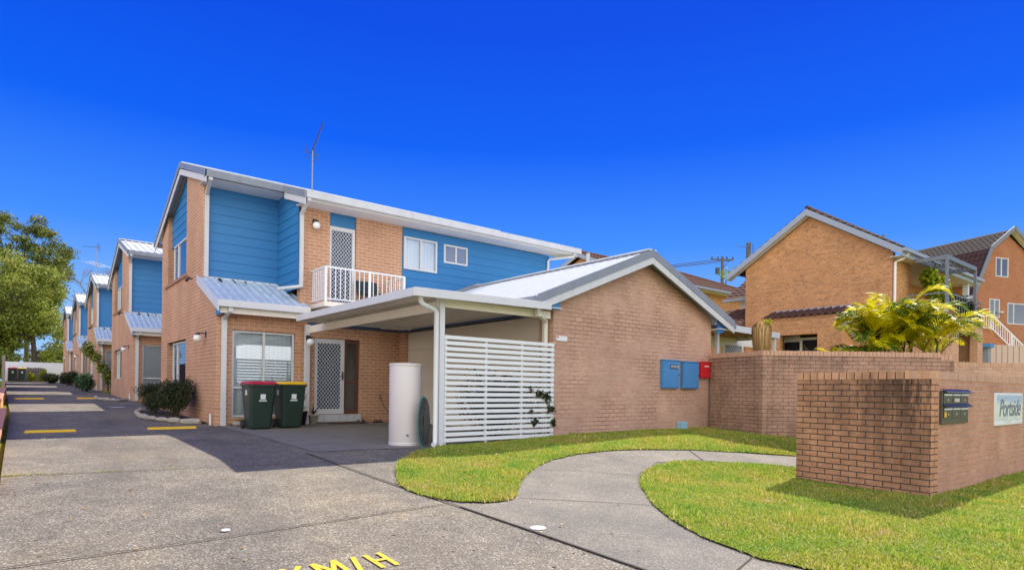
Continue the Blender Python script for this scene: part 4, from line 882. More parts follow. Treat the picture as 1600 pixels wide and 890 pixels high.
for x, lb, mt in ((-.28, 'distant red-lidded wheelie bin in front of the white fence', 'bin_red'), (.42, 'distant yellow-lidded wheelie bin in front of the white fence', 'bin_yellow')):
    c = copy_tree(B1); c.location = (x, 76, 1.66); c.scale = (1.1, 1.0, 1.25); c['label'] = lb; c['group'] = 'wheelie bins at the end of the drive'
    if mt != 'bin_red': recolour(c, 'lid', mt)

# foliage things
def shrub(label, c, r, h, n, size, mat='leaf_shrub', seed=1, cat='shrub', stems=5, name='shrub', group=None, aspect=.45, clumps=7):
    x, y = c; z = gz(x, y); t = thing(name, label, cat, (x, y, z), group); rg = random.Random(seed); cl = []
    for i in range(clumps):
        a = rg.uniform(0, 6.28); d = rg.uniform(.1, .62) * r[0]; d2 = rg.uniform(.1, .62) * r[1]; q = rg.uniform(.35, .6)
        cl.append((x + d * math.cos(a), y + d2 * math.sin(a), z + h * rg.uniform(.35, .72), r[0] * q, r[1] * q, h * rg.uniform(.26, .38)))
    leaf_cloud('foliage', mat, cl, n, size, t, seed=seed, fill=.25, aspect=aspect)
    m = MB()
    for i in range(stems):
        q = cl[i % len(cl)]; m.tube([(x + rg.uniform(-.1, .1), y + rg.uniform(-.1, .1), z - .03), ((x + q[0]) / 2, (y + q[1]) / 2, z + h * .3), (q[0], q[1], q[2])], [.02, .014, .006], 5)
    m.build('stem', 'bark', t); return t
shrub('dark bushy shrub against the side wall of the nearest townhouse', (3.12, 17.4), (.50, 1.0), 1.05, 9000, .055, seed=3)
shrub('low spreading shrub past the side window of the nearest townhouse', (3.0, 19.6), (.40, 1.2), .65, 5000, .05, seed=4)
shrub('low dark shrub bed in front of the second townhouse', (4.4, 27.6), (1.0, .8), .75, 7000, .06, seed=5)
shrub('broad leafy plant beside the third townhouse corner', (2.85, 39.5), (.50, .8), 1.05, 3500, .11, 'leaf_succulent', seed=6)
shrub('dark rounded bush beside the fourth townhouse', (2.85, 53), (.6, 1.0), 1.15, 5000, .12, seed=8)
shrub('dark rounded bush nearest the white fence', (2.3, 63), (.65, 1.2), 1.05, 5000, .12, seed=9)
shrub('small clump of grey-green plants beside the timber screen', (1.15, 76.6), (.35, .3), 1.0, 1500, .16, 'leaf_bright', seed=10)
shrub('yellowish tufted plant in front of the timber screen', (2.0, 76.6), (.4, .3), 1.2, 1500, .18, 'leaf_bright', seed=12)
# climbing plant on the third unit front
t = thing('climbing_plant', 'tall leafy climber leaning over the front of the third townhouse', 'plant', (4.3, 40.9, 1.1))
leaf_cloud('foliage', 'leaf_light', [(3.05, 40.5, 3.45, .34, .3, .34), (3.35, 40.5, 2.95, .34, .3, .40), (3.7, 40.6, 2.4, .30, .3, .40), (3.0, 40.4, 3.15, .22, .2, .2), (3.95, 40.7, 1.95, .28, .3, .35)], 1100, .13, t, seed=21, fill=.2, aspect=.7)
MB().tube([(4.0, 40.9, 1.1), (3.95, 40.8, 1.8), (3.6, 40.6, 2.6), (3.1, 40.4, 3.5)], [.04, .035, .025, .01], 6).build('stem', 'bark', t)
shrub('small clipped green bush in front of the third townhouse', (4.35, 40.2), (.45, .4), .6, 2000, .09, 'leaf_dark', seed=30)
# log / stone edging
def edging(pts, label, seed):
    rg = random.Random(seed); x, y = pts[0]; t = thing('garden_edging', label, 'garden edging', (x, y, gz(x, y)))
    for (ax, ay), (bx, by) in zip(pts[:-1], pts[1:]):
        L_ = math.hypot(bx - ax, by - ay); n = max(1, int(L_ / .42))
        for i in range(n):
            p = V((ax + (bx - ax) * (i + .04) / n, ay + (by - ay) * (i + .04) / n, 0)); q = V((ax + (bx - ax) * (i + .96) / n, ay + (by - ay) * (i + .96) / n, 0))
            p.z = gz(p.x, p.y) + .05; q.z = gz(q.x, q.y) + .05; m = MB(); r = .06 * rg.uniform(.85, 1.25)
            m.tube([p, p.lerp(q, .3) + V((0, 0, .012)), p.lerp(q, .7), q], [r * .8, r, r * 1.05, r * .75], 7, smooth=False); m.build('edging_stone', 'stone', t)
edging([(3.42, 15.95), (3.05, 16.3), (2.68, 17.2), (2.5, 18.4), (2.6, 19.8), (2.9, 21.2)], 'rough stone edging curving round the dark shrub bed', 2)
edging([(3.85, 14.95), (4.3, 14.9), (5.2, 14.9)], 'low stone edging under the front window', 3)
edging([(3.45, 28.3), (3.0, 27.9), (2.5, 29.3), (2.6, 31)], 'stone edging round the bed of the second townhouse', 4)
m = sheet_mesh('garden_bed', [(3.55, 15.9), (3.05, 16.3), (2.68, 17.2), (2.5, 18.4), (2.6, 19.8), (2.9, 21.2), (3.55, 21.8)], .03, 'dark_soil'); struct(m)
m = sheet_mesh('garden_bed', [(3.85, 14.95), (5.3, 14.92), (5.3, 15.3), (3.85, 15.3)], .03, 'dark_soil'); struct(m)
def tuft(label, c, h, n, mat, parent=None, w=.02, seed=1, spread=.6, name='plant', z=None):
    rg = random.Random(seed); x, y = c; z = gz(x, y) if z is None else z; mb = MB()
    for i in range(n):
        a = rg.uniform(0, 6.28); hh = h * rg.uniform(.6, 1); sp = spread * hh * rg.uniform(.2, 1); dx, dy = math.cos(a), math.sin(a); pts = []
        for k in range(5):
            u = k / 4; pts.append(V((x + dx * sp * u ** 1.3, y + dy * sp * u ** 1.3, z + hh * (u - .35 * u * u * sp / hh * 1.5))))
        for k in range(4):
            w0 = w * (1 - (k / 4) ** 1.5); w1 = w * (1 - ((k + 1) / 4) ** 1.5); s0 = V((-dy, dx, 0))
            mb.add([pts[k] - s0 * w0, pts[k] + s0 * w0, pts[k + 1] + s0 * w1, pts[k + 1] - s0 * w1], [(0, 1, 2, 3)], True)
    if parent: return mb.build(name, mat, parent)
    return tag(mb.build(name, mat, loc=(x, y, z)), label, 'plant')
tuft('small pale grass tuft at the window bed', (4.05, 15.1), .26, 60, 'leaf_bright', seed=2, w=.008)
# pots by the door
def pot(c, r, h, mat, label, plant=None):
    x, y = c; z = .575; t = thing('plant_pot', label, 'pot plant', (x, y, z))
    MB().lathe((x, y, z), [(0, 0), (r * .7, 0), (r, h), (r * 1.08, h), (r * 1.08, h + .03), (r * .92, h + .03), (r * .9, h - .02), (0, h - .02)], 20).build('pot', mat, t)
    if plant: plant(t, x, y, z + h)
pot((5.35, 14.75), .16, .30, 'black', 'black pot of upright strappy leaves beside the yellow-lidded bin', lambda t, x, y, z: (tuft('', (x, y), .75, 16, 'leaf_succulent', t, .035, 5, .35, 'leaves', z), tuft('', (x, y), .35, 26, 'leaf_shrub', t, .02, 6, 1.2, 'leaves', z)))
pot((5.68, 14.78), .12, .22, 'ceramic', 'pale ceramic pot at the edge of the front step', lambda t, x, y, z: tuft('', (x, y), .34, 22, 'leaf_shrub', t, .016, 8, 1.0, 'leaves', z))
t = MB(); t.box(6.12, 6.95, 14.62, 14.98, .575, .592); tag(t.build('door_mat', 'mat_brown', loc=(6.5, 14.8, .575)), 'dark brown doormat on the concrete below the front step', 'doormat')
for x, lb in ((7.02, 'pair of black sandals nearer the doormat'), (7.5, 'pair of black sandals farther from the doormat')):
    t = thing('sandals', lb, 'sandals', (x, 14.95, .575), 'sandals by the front door')
    for dx, rz in ((-.07, .15), (.07, -.1)):
        m = MB(); pr = [(0, .13), (.04, .12), (.05, .06), (.035, -.02), (.04, -.11), (0, -.13), (-.04, -.11), (-.035, -.02), (-.045, .06), (-.035, .12)]
        cx, cy = x + dx, 14.95; m.prism([(cx + u, cy + v) for u, v in pr][::-1], 'z', .577, .60)
        m.tube([(cx - .045, cy - .0, .60), (cx - .02, cy + .02, .645), (cx + .02, cy + .02, .645), (cx + .045, cy, .60)], .014, 6); m.build('sandal', 'thong', t)
t = thing('garden_tap', 'garden tap on the brick wall with a thin hose running down', 'tap', (7.72, 15.33, 1.1))
m = MB(); m.tube([(7.72, 15.34, 1.22), (7.72, 15.24, 1.22), (7.72, 15.22, 1.14)], .014, 8).tube([(7.68, 15.26, 1.30), (7.76, 15.26, 1.30)], .01, 6).tube([(7.72, 15.26, 1.22), (7.72, 15.26, 1.30)], .008, 6); m.build('tap_body', 'bronze', t)
MB().tube([(7.72, 15.22, 1.14), (7.80, 15.15, .95), (7.95, 15.08, .72), (8.08, 15.0, .62), (8.2, 14.95, .60)], .010, 6).build('hose', 'bronze', t)
t = thing('hose_cart', 'green upright garden hose reel standing against the brick wall', 'hose reel', (8.28, 14.95, .575))
m = MB(); m.tube([(8.12, 15.0, .60), (8.20, 15.02, .85), (8.28, 15.05, 1.18), (8.36, 15.05, 1.20)], .022, 8).tube([(8.40, 14.9, .60), (8.36, 15.0, 1.18)], .022, 8); m.build('frame', 'hose_green', t)
m = MB(); m.tube([(8.20, 14.92, .78), (8.40, 14.92, .78)], .14, 16); m.build('drum', 'hose_dark', t)
MB().lathe((8.10, 14.85, .577), [(0, 0), (.08, 0), (.075, .07), (.03, .09), (0, .09)], 10).build('fitting', 'sticker', t)
# chair on the balcony
t = thing('folding_chair', 'green canvas chair on the balcony behind the railing', 'chair', (7.2, 14.95, 3.56))
m = MB(); m.hexa([(6.95, 14.85, 3.95), (7.55, 14.85, 3.95), (7.55, 15.15, 3.92), (6.95, 15.15, 3.92), (6.95, 14.85, 3.98), (7.55, 14.85, 3.98), (7.55, 15.15, 3.95), (6.95, 15.15, 3.95)]); m.build('seat', 'bin_green', t)
m = MB(); m.hexa([(6.95, 15.14, 3.96), (7.55, 15.14, 3.96), (7.55, 15.16, 3.96), (6.95, 15.16, 3.96), (6.95, 15.24, 4.32), (7.55, 15.24, 4.32), (7.55, 15.26, 4.32), (6.95, 15.26, 4.32)]); m.build('backrest', 'bin_green', t)
for x in (6.96, 7.54):
    for a, b in (((x, 14.85, 3.56), (x, 15.15, 3.95)), ((x, 15.15, 3.56), (x, 14.85, 3.95))): MB().tube([a, b], .012, 6).build('leg', 'dark_metal', t)
# vine poking through the slat screen
t = thing('vine', 'dark leafy vine poking through the white slat screen', 'vine', (8.0, 8.95, .55))
leaf_cloud('foliage', 'leaf_shrub', [(8.05, 8.90, 1.35, .12, .04, .10), (7.85, 8.90, 1.42, .10, .04, .08), (8.15, 8.89, 1.12, .12, .04, .12), (7.7, 8.9, 1.08, .07, .03, .05), (8.22, 8.89, .85, .08, .04, .10), (7.75, 8.90, .88, .10, .04, .07), (7.65, 8.9, 1.5, .05, .03, .06)], 260, .07, t, seed=5, fill=.1, aspect=.6)
MB().tube([(8.1, 9.0, .55), (8.05, 8.96, .9), (8.1, 8.93, 1.2), (7.9, 8.95, 1.45)], .008, 5).build('stem', 'bark', t)
# plants inside the bay behind the screen
shrub('dark shrub growing inside the slat screen', (7.1, 9.35), (1.3, .25), 1.35, 7000, .07, seed=14)

# aerial on the near roof
def yagi(root, base, top, boom_dir, boom_len, n, el, mat='aerial', mat2='dark_metal', tilt=0):
    m = MB(); m.tube([base, top], .017, 8); m.build('mast', mat, root)
    b = MB(); T = V(top); d = V(boom_dir).normalized(); side = d.cross(V((0, 0, 1))).normalized()
    b.beam(T - d * boom_len * .1, T + d * boom_len, .022, .022)
    for i in range(n):
        p = T + d * boom_len * (i / (n - 1)); e = el * (1 - .4 * i / n); b.tube([p - side * e, p + side * e], .006, 5)
    b.build('boom', mat2, root)
    r = MB(); q = T - d * .1
    for k in (-.12, -.06, .06, .12): r.tube([q + side * (k * 1.2) + V((0, 0, .22)), q + side * (k * 1.6) - V((0, 0, .22))], .006, 5)
    r.tube([q - side * .26, q + side * .26], .009, 5); r.build('reflector', mat2, root)
t = thing('tv_aerial', 'tall television aerial pole above the nearest townhouse roof', 'aerial', (6.6, 17.5, 7.1)); yagi(t, (6.6, 17.5, 7.05), (6.6, 17.5, 8.32), (.12, -.55, .75), .85, 16, .06)
t = thing('tv_aerial', 'aerial with long elements above the third townhouse roof', 'aerial', (3.25, 45.0, 8.2)); yagi(t, (3.72, 45.0, 7.9), (3.72, 45.0, 9.8), (-.9, .4, 0), .75, 6, .12)
m = MB(); m.beam((3.5, 45.2, 8.78), (3.95, 44.8, 8.74), .03, .03)
for k in range(4): p = V((3.5, 45.2, 8.76)).lerp(V((3.95, 44.8, 8.76)), k / 3); m.tube([p + V((-.55, -.45, .05)), p + V((.55, .45, -.05))], .010, 5)
m.build('boom', 'aerial', t)

# ================================================================== BRICK WALLS OF THE FRONTAGE
def soldier(mb, a, b, z, depth, zh=.11, bw=.076, gap=.010, seed=1, out=.006):
    a = V((a[0], a[1], 0)); b = V((b[0], b[1], 0)); d = (b - a); L_ = d.length; d.normalize(); n_ = V((d.y, -d.x, 0)); rg = random.Random(seed); u = .004
    while u < L_ - bw * .6:
        w_ = min(bw, L_ - u); j = rg.uniform(-.003, .003); p = a + d * u + n_ * (out + j); q = a + d * (u + w_) + n_ * (out + j); r_ = q - n_ * (depth + out * 2); s_ = p - n_ * (depth + out * 2); zt = zh + rg.uniform(-.003, .003)
        mb.hexa([(x.x, x.y, z) for x in (p, q, r_, s_)] + [(x.x, x.y, z + zt) for x in (p, q, r_, s_)]); u += bw + gap
    return mb
def mailbox_wall():
    # built in its own rotated frame so the return keeps its splay
    A = V((9.6, 2.9, 0)); t = thing('brick_entrance_wall', 'stained brick entrance wall holding the letterboxes and the name sign', 'brick wall', (9.6, 2.9, .1))
    # front leg along +x
    f = MB(); f.prism([(9.603, 2.9), (16.2, 2.9), (16.2, 3.13), (9.63, 3.13)], 'z', -.15, 1.71); f.build('front_wall', 'mailbox_front_brick', t)
    c = MB(); soldier(c, (9.6, 2.9), (16.2, 2.9), 1.712, .23, seed=3); MB_ = c.build('coping', 'coping_brick_light', t)
    # return leg: local y axis along the leg
    d = V((.15, 1.85, 0)); L_ = d.length + .05; ang = math.atan2(-d.x, d.y)
    e = bpy.data.objects.new('return_wall', None)
    m = MB(); m.box(-.001, .229, -.003, L_, -.15, 1.71); me = bpy.data.meshes.new('return_wall'); me.from_pydata(m.v, [], m.f); me.materials.append(M['mailbox_brick'])
    o = bpy.data.objects.new('return_wall', me); col.objects.link(o); o.parent = t; o.location = (-.002, 0, -.1); o.rotation_euler.z = ang; o['_o'] = [0, 0, 0]
    c = MB(); soldier(c, (-.0, L_), (-.0, .0), 1.712, .23, seed=4, out=.006, gap=.015, bw=.098)
    me = bpy.data.meshes.new('coping'); me.from_pydata(c.v, [], c.f); me.materials.append(M['coping_brick'])
    o = bpy.data.objects.new('coping', me); col.objects.link(o); o.parent = t; o.location = (-.004, .004, -.1); o.rotation_euler.z = ang
    c = MB(); c.box(.004, .225, .004, L_ - .004, 1.711, 1.812); me = bpy.data.meshes.new('coping_mortar'); me.from_pydata(c.v, [], c.f); me.materials.append(M['dark_soil'])
    o = bpy.data.objects.new('coping_mortar', me); col.objects.link(o); o.parent = t; o.location = (-.004, .004, -.1); o.rotation_euler.z = ang
    return t
mailbox_wall()
def letterboxes():
    t = thing('letterbox_bank', 'bronze bank of six letterboxes set in the brick entrance wall', 'letterboxes', (9.93, 2.9, 1.09)); x0, x1, z0, z1, y = 9.93, 11.09, 1.09, 1.555, 2.9
    MB().box(x0, x1, y - .035, y - .001, z0, z1).build('frame', 'bronze', t, bevel=.004)
    for r in range(2):
        zb = z0 + .085 + r * .20
        for c in range(3):
            xa = x0 + .05 + c * .36; bx = MB(); bx.box(xa, xa + .34, y - .045, y - .036, zb, zb + .145); bo = bx.build('letterbox', 'bronze', t, bevel=.003)
            MB().box(xa + .01, xa + .33, y - .052, y - .046, zb + .115, zb + .138).build('slot_flap', 'sticker', bo)
            MB().box(xa + .165, xa + .18, y - .050, y - .046, zb + .04, zb + .065).build('number_plate', 'white_line', bo)
        hd = MB(); zt = zb + .16; hd.hexa([(x0 + .02, y - .09, zt - .01), (x1 + .01, y - .09, zt - .01), (x1 - .02, y - .036, zt + .03), (x0 + .02, y - .036, zt + .03), (x0 + .02, y - .09, zt), (x1 + .01, y - .09, zt), (x1 - .02, y - .036, zt + .045), (x0 + .02, y - .036, zt + .045)]); hd.build('rain_hood', 'dark_metal', t)
    MB().box(x0 + .46, x0 + .68, y - .054, y - .0525, z1 - .155, z1 - .105).build('name_label', 'ceramic', t)
    MB().box(x0 + .06, x0 + .13, y - .0515, y - .047, z0 + .10, z0 + .17).build('notice', 'bin_yellow', t)
    MB().tube([(x1 - .05, y - .03, z0 + .04), (x1 - .05, y - .045, z0 + .04)], .014, 10).build('screw', 'aerial', t)
letterboxes()
def sign():
    x0, x1, z0, z1, y = 12.56, 14.28, 1.0, 1.545, 2.9
    t = thing('name_sign', 'white framed sign lettered Portside on the brick entrance wall', 'sign', (x0, y, z0))
    MB().box(x0, x1, y - .03, y - .001, z0, z1).build('border', 'white_clean', t, bevel=.003)
    MB().box(x0 + .05, x1 - .05, y - .034, y - .031, z0 + .035, z1 - .035).build('face', 'sign_face', t)
    cu = bpy.data.curves.new('lettering', 'FONT'); cu.body = 'Portside'; cu.size = .40; cu.shear = .28; cu.extrude = .002; cu.offset = .004; cu.space_character = .92
    tmp = bpy.data.objects.new('tmp', cu); col.objects.link(tmp); bpy.context.view_layer.update()
    dg = bpy.context.evaluated_depsgraph_get(); me = bpy.data.meshes.new_from_object(tmp.evaluated_get(dg)); bpy.data.objects.remove(tmp, do_unlink=True)
    co_ = np.zeros(len(me.vertices) * 3); me.vertices.foreach_get('co', co_); co_ = co_.reshape(-1, 3); lo = co_.min(0); hi = co_.max(0)
    X = (co_[:, 0] - lo[0]) / (hi[0] - lo[0]) * 1.36; Z = (co_[:, 1] - lo[1]) / (hi[1] - lo[1]) * .29; Yd = -(co_[:, 2]) * 1.0
    n_ = np.stack([X + .20, -.036 + Yd, Z + .145], 1); me.vertices.foreach_set('co', n_.ravel()); me.update(); me.materials.clear(); me.materials.append(M['steel_grey'])
    o = bpy.data.objects.new('lettering', me); col.objects.link(o); o.parent = t
sign()
def boundary():
    t = thing('brick_boundary_wall', 'weathered cranked brick boundary wall behind the lawn', 'brick wall', (13.17, 7.28, .5))
    for (a, b, zt0, zt1, s, nm) in (((13.17, 7.28), (13.62, 8.93), 2.45, 2.45, 1, 'wall'), ((13.17, 7.28), (16.31, 4.74), 2.45, 2.43, 2, 'wall'), ((16.31, 4.74), (16.55, 4.55), 2.39, 2.39, 3, 'wall_end')):
        a = V((*a, 0)); b = V((*b, 0)); d = b - a; L_ = d.length; ang = math.atan2(d.y, d.x); flip = 1 if s == 1 else -1
        m = MB(); m.box(0, L_, 0, -.23 if s == 1 else .23, -.3, zt0 - .11)
        me = bpy.data.meshes.new(nm); me.from_pydata(m.v, [], m.f); me.materials.append(M['boundary_brick'])
        bm = bmesh.new(); bm.from_mesh(me); bmesh.ops.recalc_face_normals(bm, faces=bm.faces); bm.to_mesh(me); bm.free()
        o = bpy.data.objects.new(nm, me); col.objects.link(o); o.parent = t; o.location = (a.x - 13.17, a.y - 7.28, -.5); o.rotation_euler.z = ang
        c = MB()
        if s == 1: soldier(c, (L_, 0), (0, 0), zt0 - .108, .23, seed=7)
        else: soldier(c, (0, 0), (L_, 0), zt0 - .108, .23, seed=8)
        me = bpy.data.meshes.new('coping'); me.from_pydata(c.v, [], c.f); me.materials.append(M['coping_brick_light'])
        o = bpy.data.objects.new('coping', me); col.objects.link(o); o.parent = t; o.location = (a.x - 13.17, a.y - 7.28, -.5); o.rotation_euler.z = ang
boundary()
t = thing('brick_garden_wall', 'long low brick garden wall behind the entrance wall', 'brick wall', (17.3, 5.6, 1)); 
def rotwall(root, a, b, z0, z1, th, mat, cop, seed):
    a = V((*a, 0)); b = V((*b, 0)); L_ = (b - a).length; ang = math.atan2(b.y - a.y, b.x - a.x); O_ = V(root['_o'])
    m = MB(); m.box(0, L_, 0, th, z0, z1 - .11); me = bpy.data.meshes.new('wall'); me.from_pydata(m.v, [], m.f); me.materials.append(M[mat]); o = bpy.data.objects.new('wall', me); col.objects.link(o); o.parent = root; o.location = (a.x - O_.x, a.y - O_.y, -O_.z); o.rotation_euler.z = ang
    c = MB(); soldier(c, (0, 0), (L_, 0), z1 - .108, th, seed=seed); me = bpy.data.meshes.new('coping'); me.from_pydata(c.v, [], c.f); me.materials.append(M[cop]); o = bpy.data.objects.new('coping', me); col.objects.link(o); o.parent = root; o.location = (a.x - O_.x, a.y - O_.y, -O_.z); o.rotation_euler.z = ang
rotwall(t, (17.3, 5.6), (26.0, 1.2), -.2, 2.33, .23, 'garage_brick', 'coping_brick_light', 9)

# covered patio beside the garage
t = thing('patio_cover', 'flat white patio cover beside the garage, above the brick boundary wall', 'patio cover', (14.4, 9.3, .7))
m = MB(); m.hexa([(14.45, 9.2, 3.16), (17.6, 9.2, 3.10), (17.6, 9.24, 3.10), (14.45, 9.24, 3.16), (14.45, 9.2, 3.33), (17.6, 9.2, 3.27), (17.6, 9.24, 3.27), (14.45, 9.24, 3.33)]); m.box(17.58, 17.62, 9.24, 12.5, 3.10, 3.27).box(14.45, 17.58, 9.24, 12.5, 3.24, 3.26); m.build('roof_deck', 'white', t)
m = MB()
for i in range(9): m.box(14.5, 17.55, 9.5 + i * .35, 9.56 + i * .35, 3.18, 3.24)
m.build('rafters', 'mullion_brown', t)
for x in (14.35, ): m = MB(); m.box(x, x + .09, 9.2, 9.29, .5, 3.12); m.build('post', 'white', t)
m = MB(); m.box(17.4, 17.48, 9.25, 9.33, .5, 3.1); m.build('post', 'white', t)
t = thing('enclosure_wall', 'white framed patio end wall with a lattice screen door under the patio cover', 'screen wall', (15.2, 10.6, .7))
m = MB(); y = 10.6
m.box(15.1, 18.6, y, y + .08, 2.95, 3.2).box(15.1, 15.2, y, y + .08, .6, 2.95).box(16.85, 16.95, y, y + .08, .6, 2.95).box(17.9, 18.0, y, y + .08, .6, 2.95).box(15.2, 16.85, y, y + .08, 2.88, 2.95); m.build('frame', 'cream', t)
l_ = MB(); lattice(l_, 16.95, 17.9, y + .03, 1.6, 2.95, p=.11, wd=.014); l_.build('grille', 'steel_grey', t)
MB().box(16.95, 17.9, y + .06, y + .07, 1.6, 2.95).build('mesh_screen', 'curtain', t)
shrub('bright yellow green shrub seen under the patio cover', (16.6, 11.7), (.9, .7), 3.0, 3500, .10, 'leaf_bright', seed=41)
# thatch-like dead palm skirt
t = thing('dead_palm', 'straw coloured drooping dead palm stump above the brick boundary wall', 'palm', (14.5, 8.05, .6))
m = MB(); m.tube([(14.5, 8.05, .6), (14.5, 8.05, 3.2)], [.14, .10], 10); m.build('trunk', 'bark', t)
rg = np.random.default_rng(5); n = 900; a = rg.random(n) * 6.283; r0 = .05 + .10 * rg.random(n); r1 = .14 + .11 * rg.random(n); zt = 3.28 - .15 * rg.random(n); zb = 2.3 + .5 * rg.random(n) ** 2; w_ = .007
cx, cy = 14.5, 8.05; ca, sa = np.cos(a), np.sin(a)
P = np.stack([np.stack([cx + ca * r0 - sa * w_, cy + sa * r0 + ca * w_, zt], 1), np.stack([cx + ca * r1 - sa * w_ * 1.5, cy + sa * r1 + ca * w_ * 1.5, zt - .12], 1), np.stack([cx + ca * r1 * .85, cy + sa * r1 * .85, zb], 1), np.stack([cx + ca * r1 + sa * w_ * 1.5, cy + sa * r1 - ca * w_ * 1.5, zt - .12], 1)], 1).reshape(-1, 3)
quads('dead_fronds', P, n, 4, 'palm_dead', t)
leaf_cloud('green_tips', 'leaf_bright', [(14.58, 7.95, 3.25, .12, .1, .06)], 60, .12, t, seed=6, aspect=.2)

# ================================================================== NEIGHBOURING HOUSES
def brick_house():
    t = thing('brick_house', 'orange brick gabled house with tiled porch awning behind the boundary wall', 'house', (25, 11.8, 1.5)); X = 25
    s = .62; n1 = V((-s, 1)).normalized(); n2 = V((s, 1)).normalized(); ya, za = 11.86, 8.62
    w = MB(); panel(w, (X, 0, 0), (0, 1, 0), (-1, 0, 0), .25, 8.82, 14.66, .5, 9, [(11.4, 12.9, 1.5, 3.85)], [(ya, za, n1.x, n1.y), (ya, za, n2.x, n2.y)])
    w.box(X + .26, 26.8, 8.82, 9.07, .5, 6.6); w.box(26.55, 26.8, 9.07, 10.4, 4.4, 6.6); w.box(26.8, 34.0, 10.4, 10.65, .5, 6.6); w.box(33.75, 34.0, 9.0, 10.4, .5, 6.6); w.box(X + .26, 34, 14.4, 14.66, .5, 6.6)
    w.build('wall', 'orange_brick', t)
    # control joints
    j = MB(); 
    j.box(X - .002, X + .01, 12.3, 12.308, 5.2, 7.4)
    j.build('expansion_joint', 'mullion_brown', t)
    r = MB(); L_ = 9.6; za2 = 8.92
    tiles(r, (24.72, 8.42, za2 - s * (ya - 8.42)), (34.3, 8.42, za2 - s * (ya - 8.42)), (0, ya - 8.42, s * (ya - 8.42)))
    tiles(r, (34.3, 15.35, za2 - s * (15.35 - ya)), (24.72, 15.35, za2 - s * (15.35 - ya)), (0, ya - 15.35, s * (15.35 - ya)))
    r.tube([(24.7, ya, za2 + .03), (34.3, ya, za2 + .03)], .09, 8)
    rf = r.build('roof', 'tile_roof_dark', t)
    b = MB()
    for ye in (8.40, 15.40):
        ze = za2 - s * abs(ye - ya); b.hexa([(24.66, ye, ze - .27), (24.70, ye, ze - .27), (24.70, ya, za2 - .27), (24.66, ya, za2 - .27), (24.66, ye, ze - .02), (24.70, ye, ze - .02), (24.70, ya, za2 - .02), (24.66, ya, za2 - .02)])
    b.build('barge_board', 'barge_grey', rf)
    b = MB()
    for ye in (8.42, 15.38):
        ze = za2 - s * abs(ye - ya); b.hexa([(24.71, ye, ze - .27), (25.0, ye, ze - .27), (25.0, ya, za2 - .27), (24.71, ya, za2 - .27), (24.71, ye, ze - .25), (25.0, ye, ze - .25), (25.0, ya, za2 - .25), (24.71, ya, za2 - .25)])
    ze = za2 - s * (ya - 8.42)
    b.box(24.72, 34.2, 8.45, 8.82, ze - .30, ze - .28); b.box(26.8, 34.0, 8.82, 10.4, ze - .30, ze - .28); b.build('soffit', 'soffit', rf)
    g = MB(); g.box(24.70, 34.3, 8.30, 8.42, ze - .14, ze - .02); g.box(24.72, 34.2, 8.43, 8.45, ze - .30, ze - .14); g.build('gutter', 'barge_grey', rf)
    d = MB(); d.tube([(25.3, 8.40, ze - .15), (25.15, 8.55, ze - .35), (25.02, 8.74, ze - .45), (25.02, 8.74, 1.5)], .05, 8); d.build('downpipe', 'cream', t)
    d = MB(); d.box(33.0, 33.2, 8.6, 8.8, 4.4, ze - .3); d.build('balcony_column', 'white', t)
    # porch with tiled awning
    p = MB(); panel(p, (24.0, 0, 0), (0, 1, 0), (-1, 0, 0), .23, 10.15, 13.1, .8, 4.38, [(11.05, 12.55, .8, 3.80)]); p.box(24.23, 24.99, 10.15, 10.38, .8, 4.38).box(24.23, 24.99, 12.87, 13.1, .8, 4.38)
    po = p.build('porch_wall', 'orange_brick', t); c = MB(); soldier(c, (24.0, 13.1), (24.0, 10.15), 4.382, .23, zh=.12, seed=12); c.build('porch_coping', 'porch_coping', po)
    a = MB(); tiles(a, (23.92, 10.0, 4.46), (23.92, 13.35, 4.46), (1.05, 0, .40), row=.34, amp=.06, tw=.28); aw = a.build('awning_roof', 'tile_roof_dark', t)
    f = MB(); f.hexa([(24.86, 10.2, 4.83), (24.99, 10.2, 4.86), (24.99, 13.3, 4.86), (24.86, 13.3, 4.83), (24.86, 10.2, 4.86), (24.99, 10.2, 4.93), (24.99, 13.3, 4.93), (24.86, 13.3, 4.86)]); f.build('flashing', 'barge_grey', aw)
    f = MB(); f.prism([(24.1, 4.0), (24.98, 3.55), (24.98, 4.8), (24.1, 4.40)], 'y', 10.06, 10.14); f.build('awning_end', 'gutter_white', aw)
    dr = MB(); dr.box(24.96, 24.99, 11.3, 11.36, 1.5, 3.75).box(24.96, 24.99, 12.1, 12.2, 1.5, 3.75).box(24.96, 24.99, 11.36, 12.1, 3.65, 3.75).box(24.96, 24.99, 12.2, 12.9, 3.6, 3.85); dd = dr.build('door', 'cream', t)
    k_ = MB(); 
    for i in range(-14, 10):
        for sg in (-1, 1):
            z0 = 2.2 + i * .11; A = V((24.94, 11.36, z0)); B = V((24.94, 12.1, z0 + sg * .9)) if sg > 0 else V((24.94, 12.1, z0 - .9 + .9 * 0))
            A = V((24.94, 11.36, z0 if sg > 0 else z0 + .9)); B = V((24.94, 12.1, z0 + .9 if sg > 0 else z0))
            if 1.5 < min(A.z, B.z) and max(A.z, B.z) < 3.65: k_.tube([A, B], .008, 4)
    k_.build('grille', 'colorbond_beige', dd); MB().box(25.1, 25.12, 11.2, 13.0, 1.4, 3.9).build('door_leaf', 'dark_room', dd)
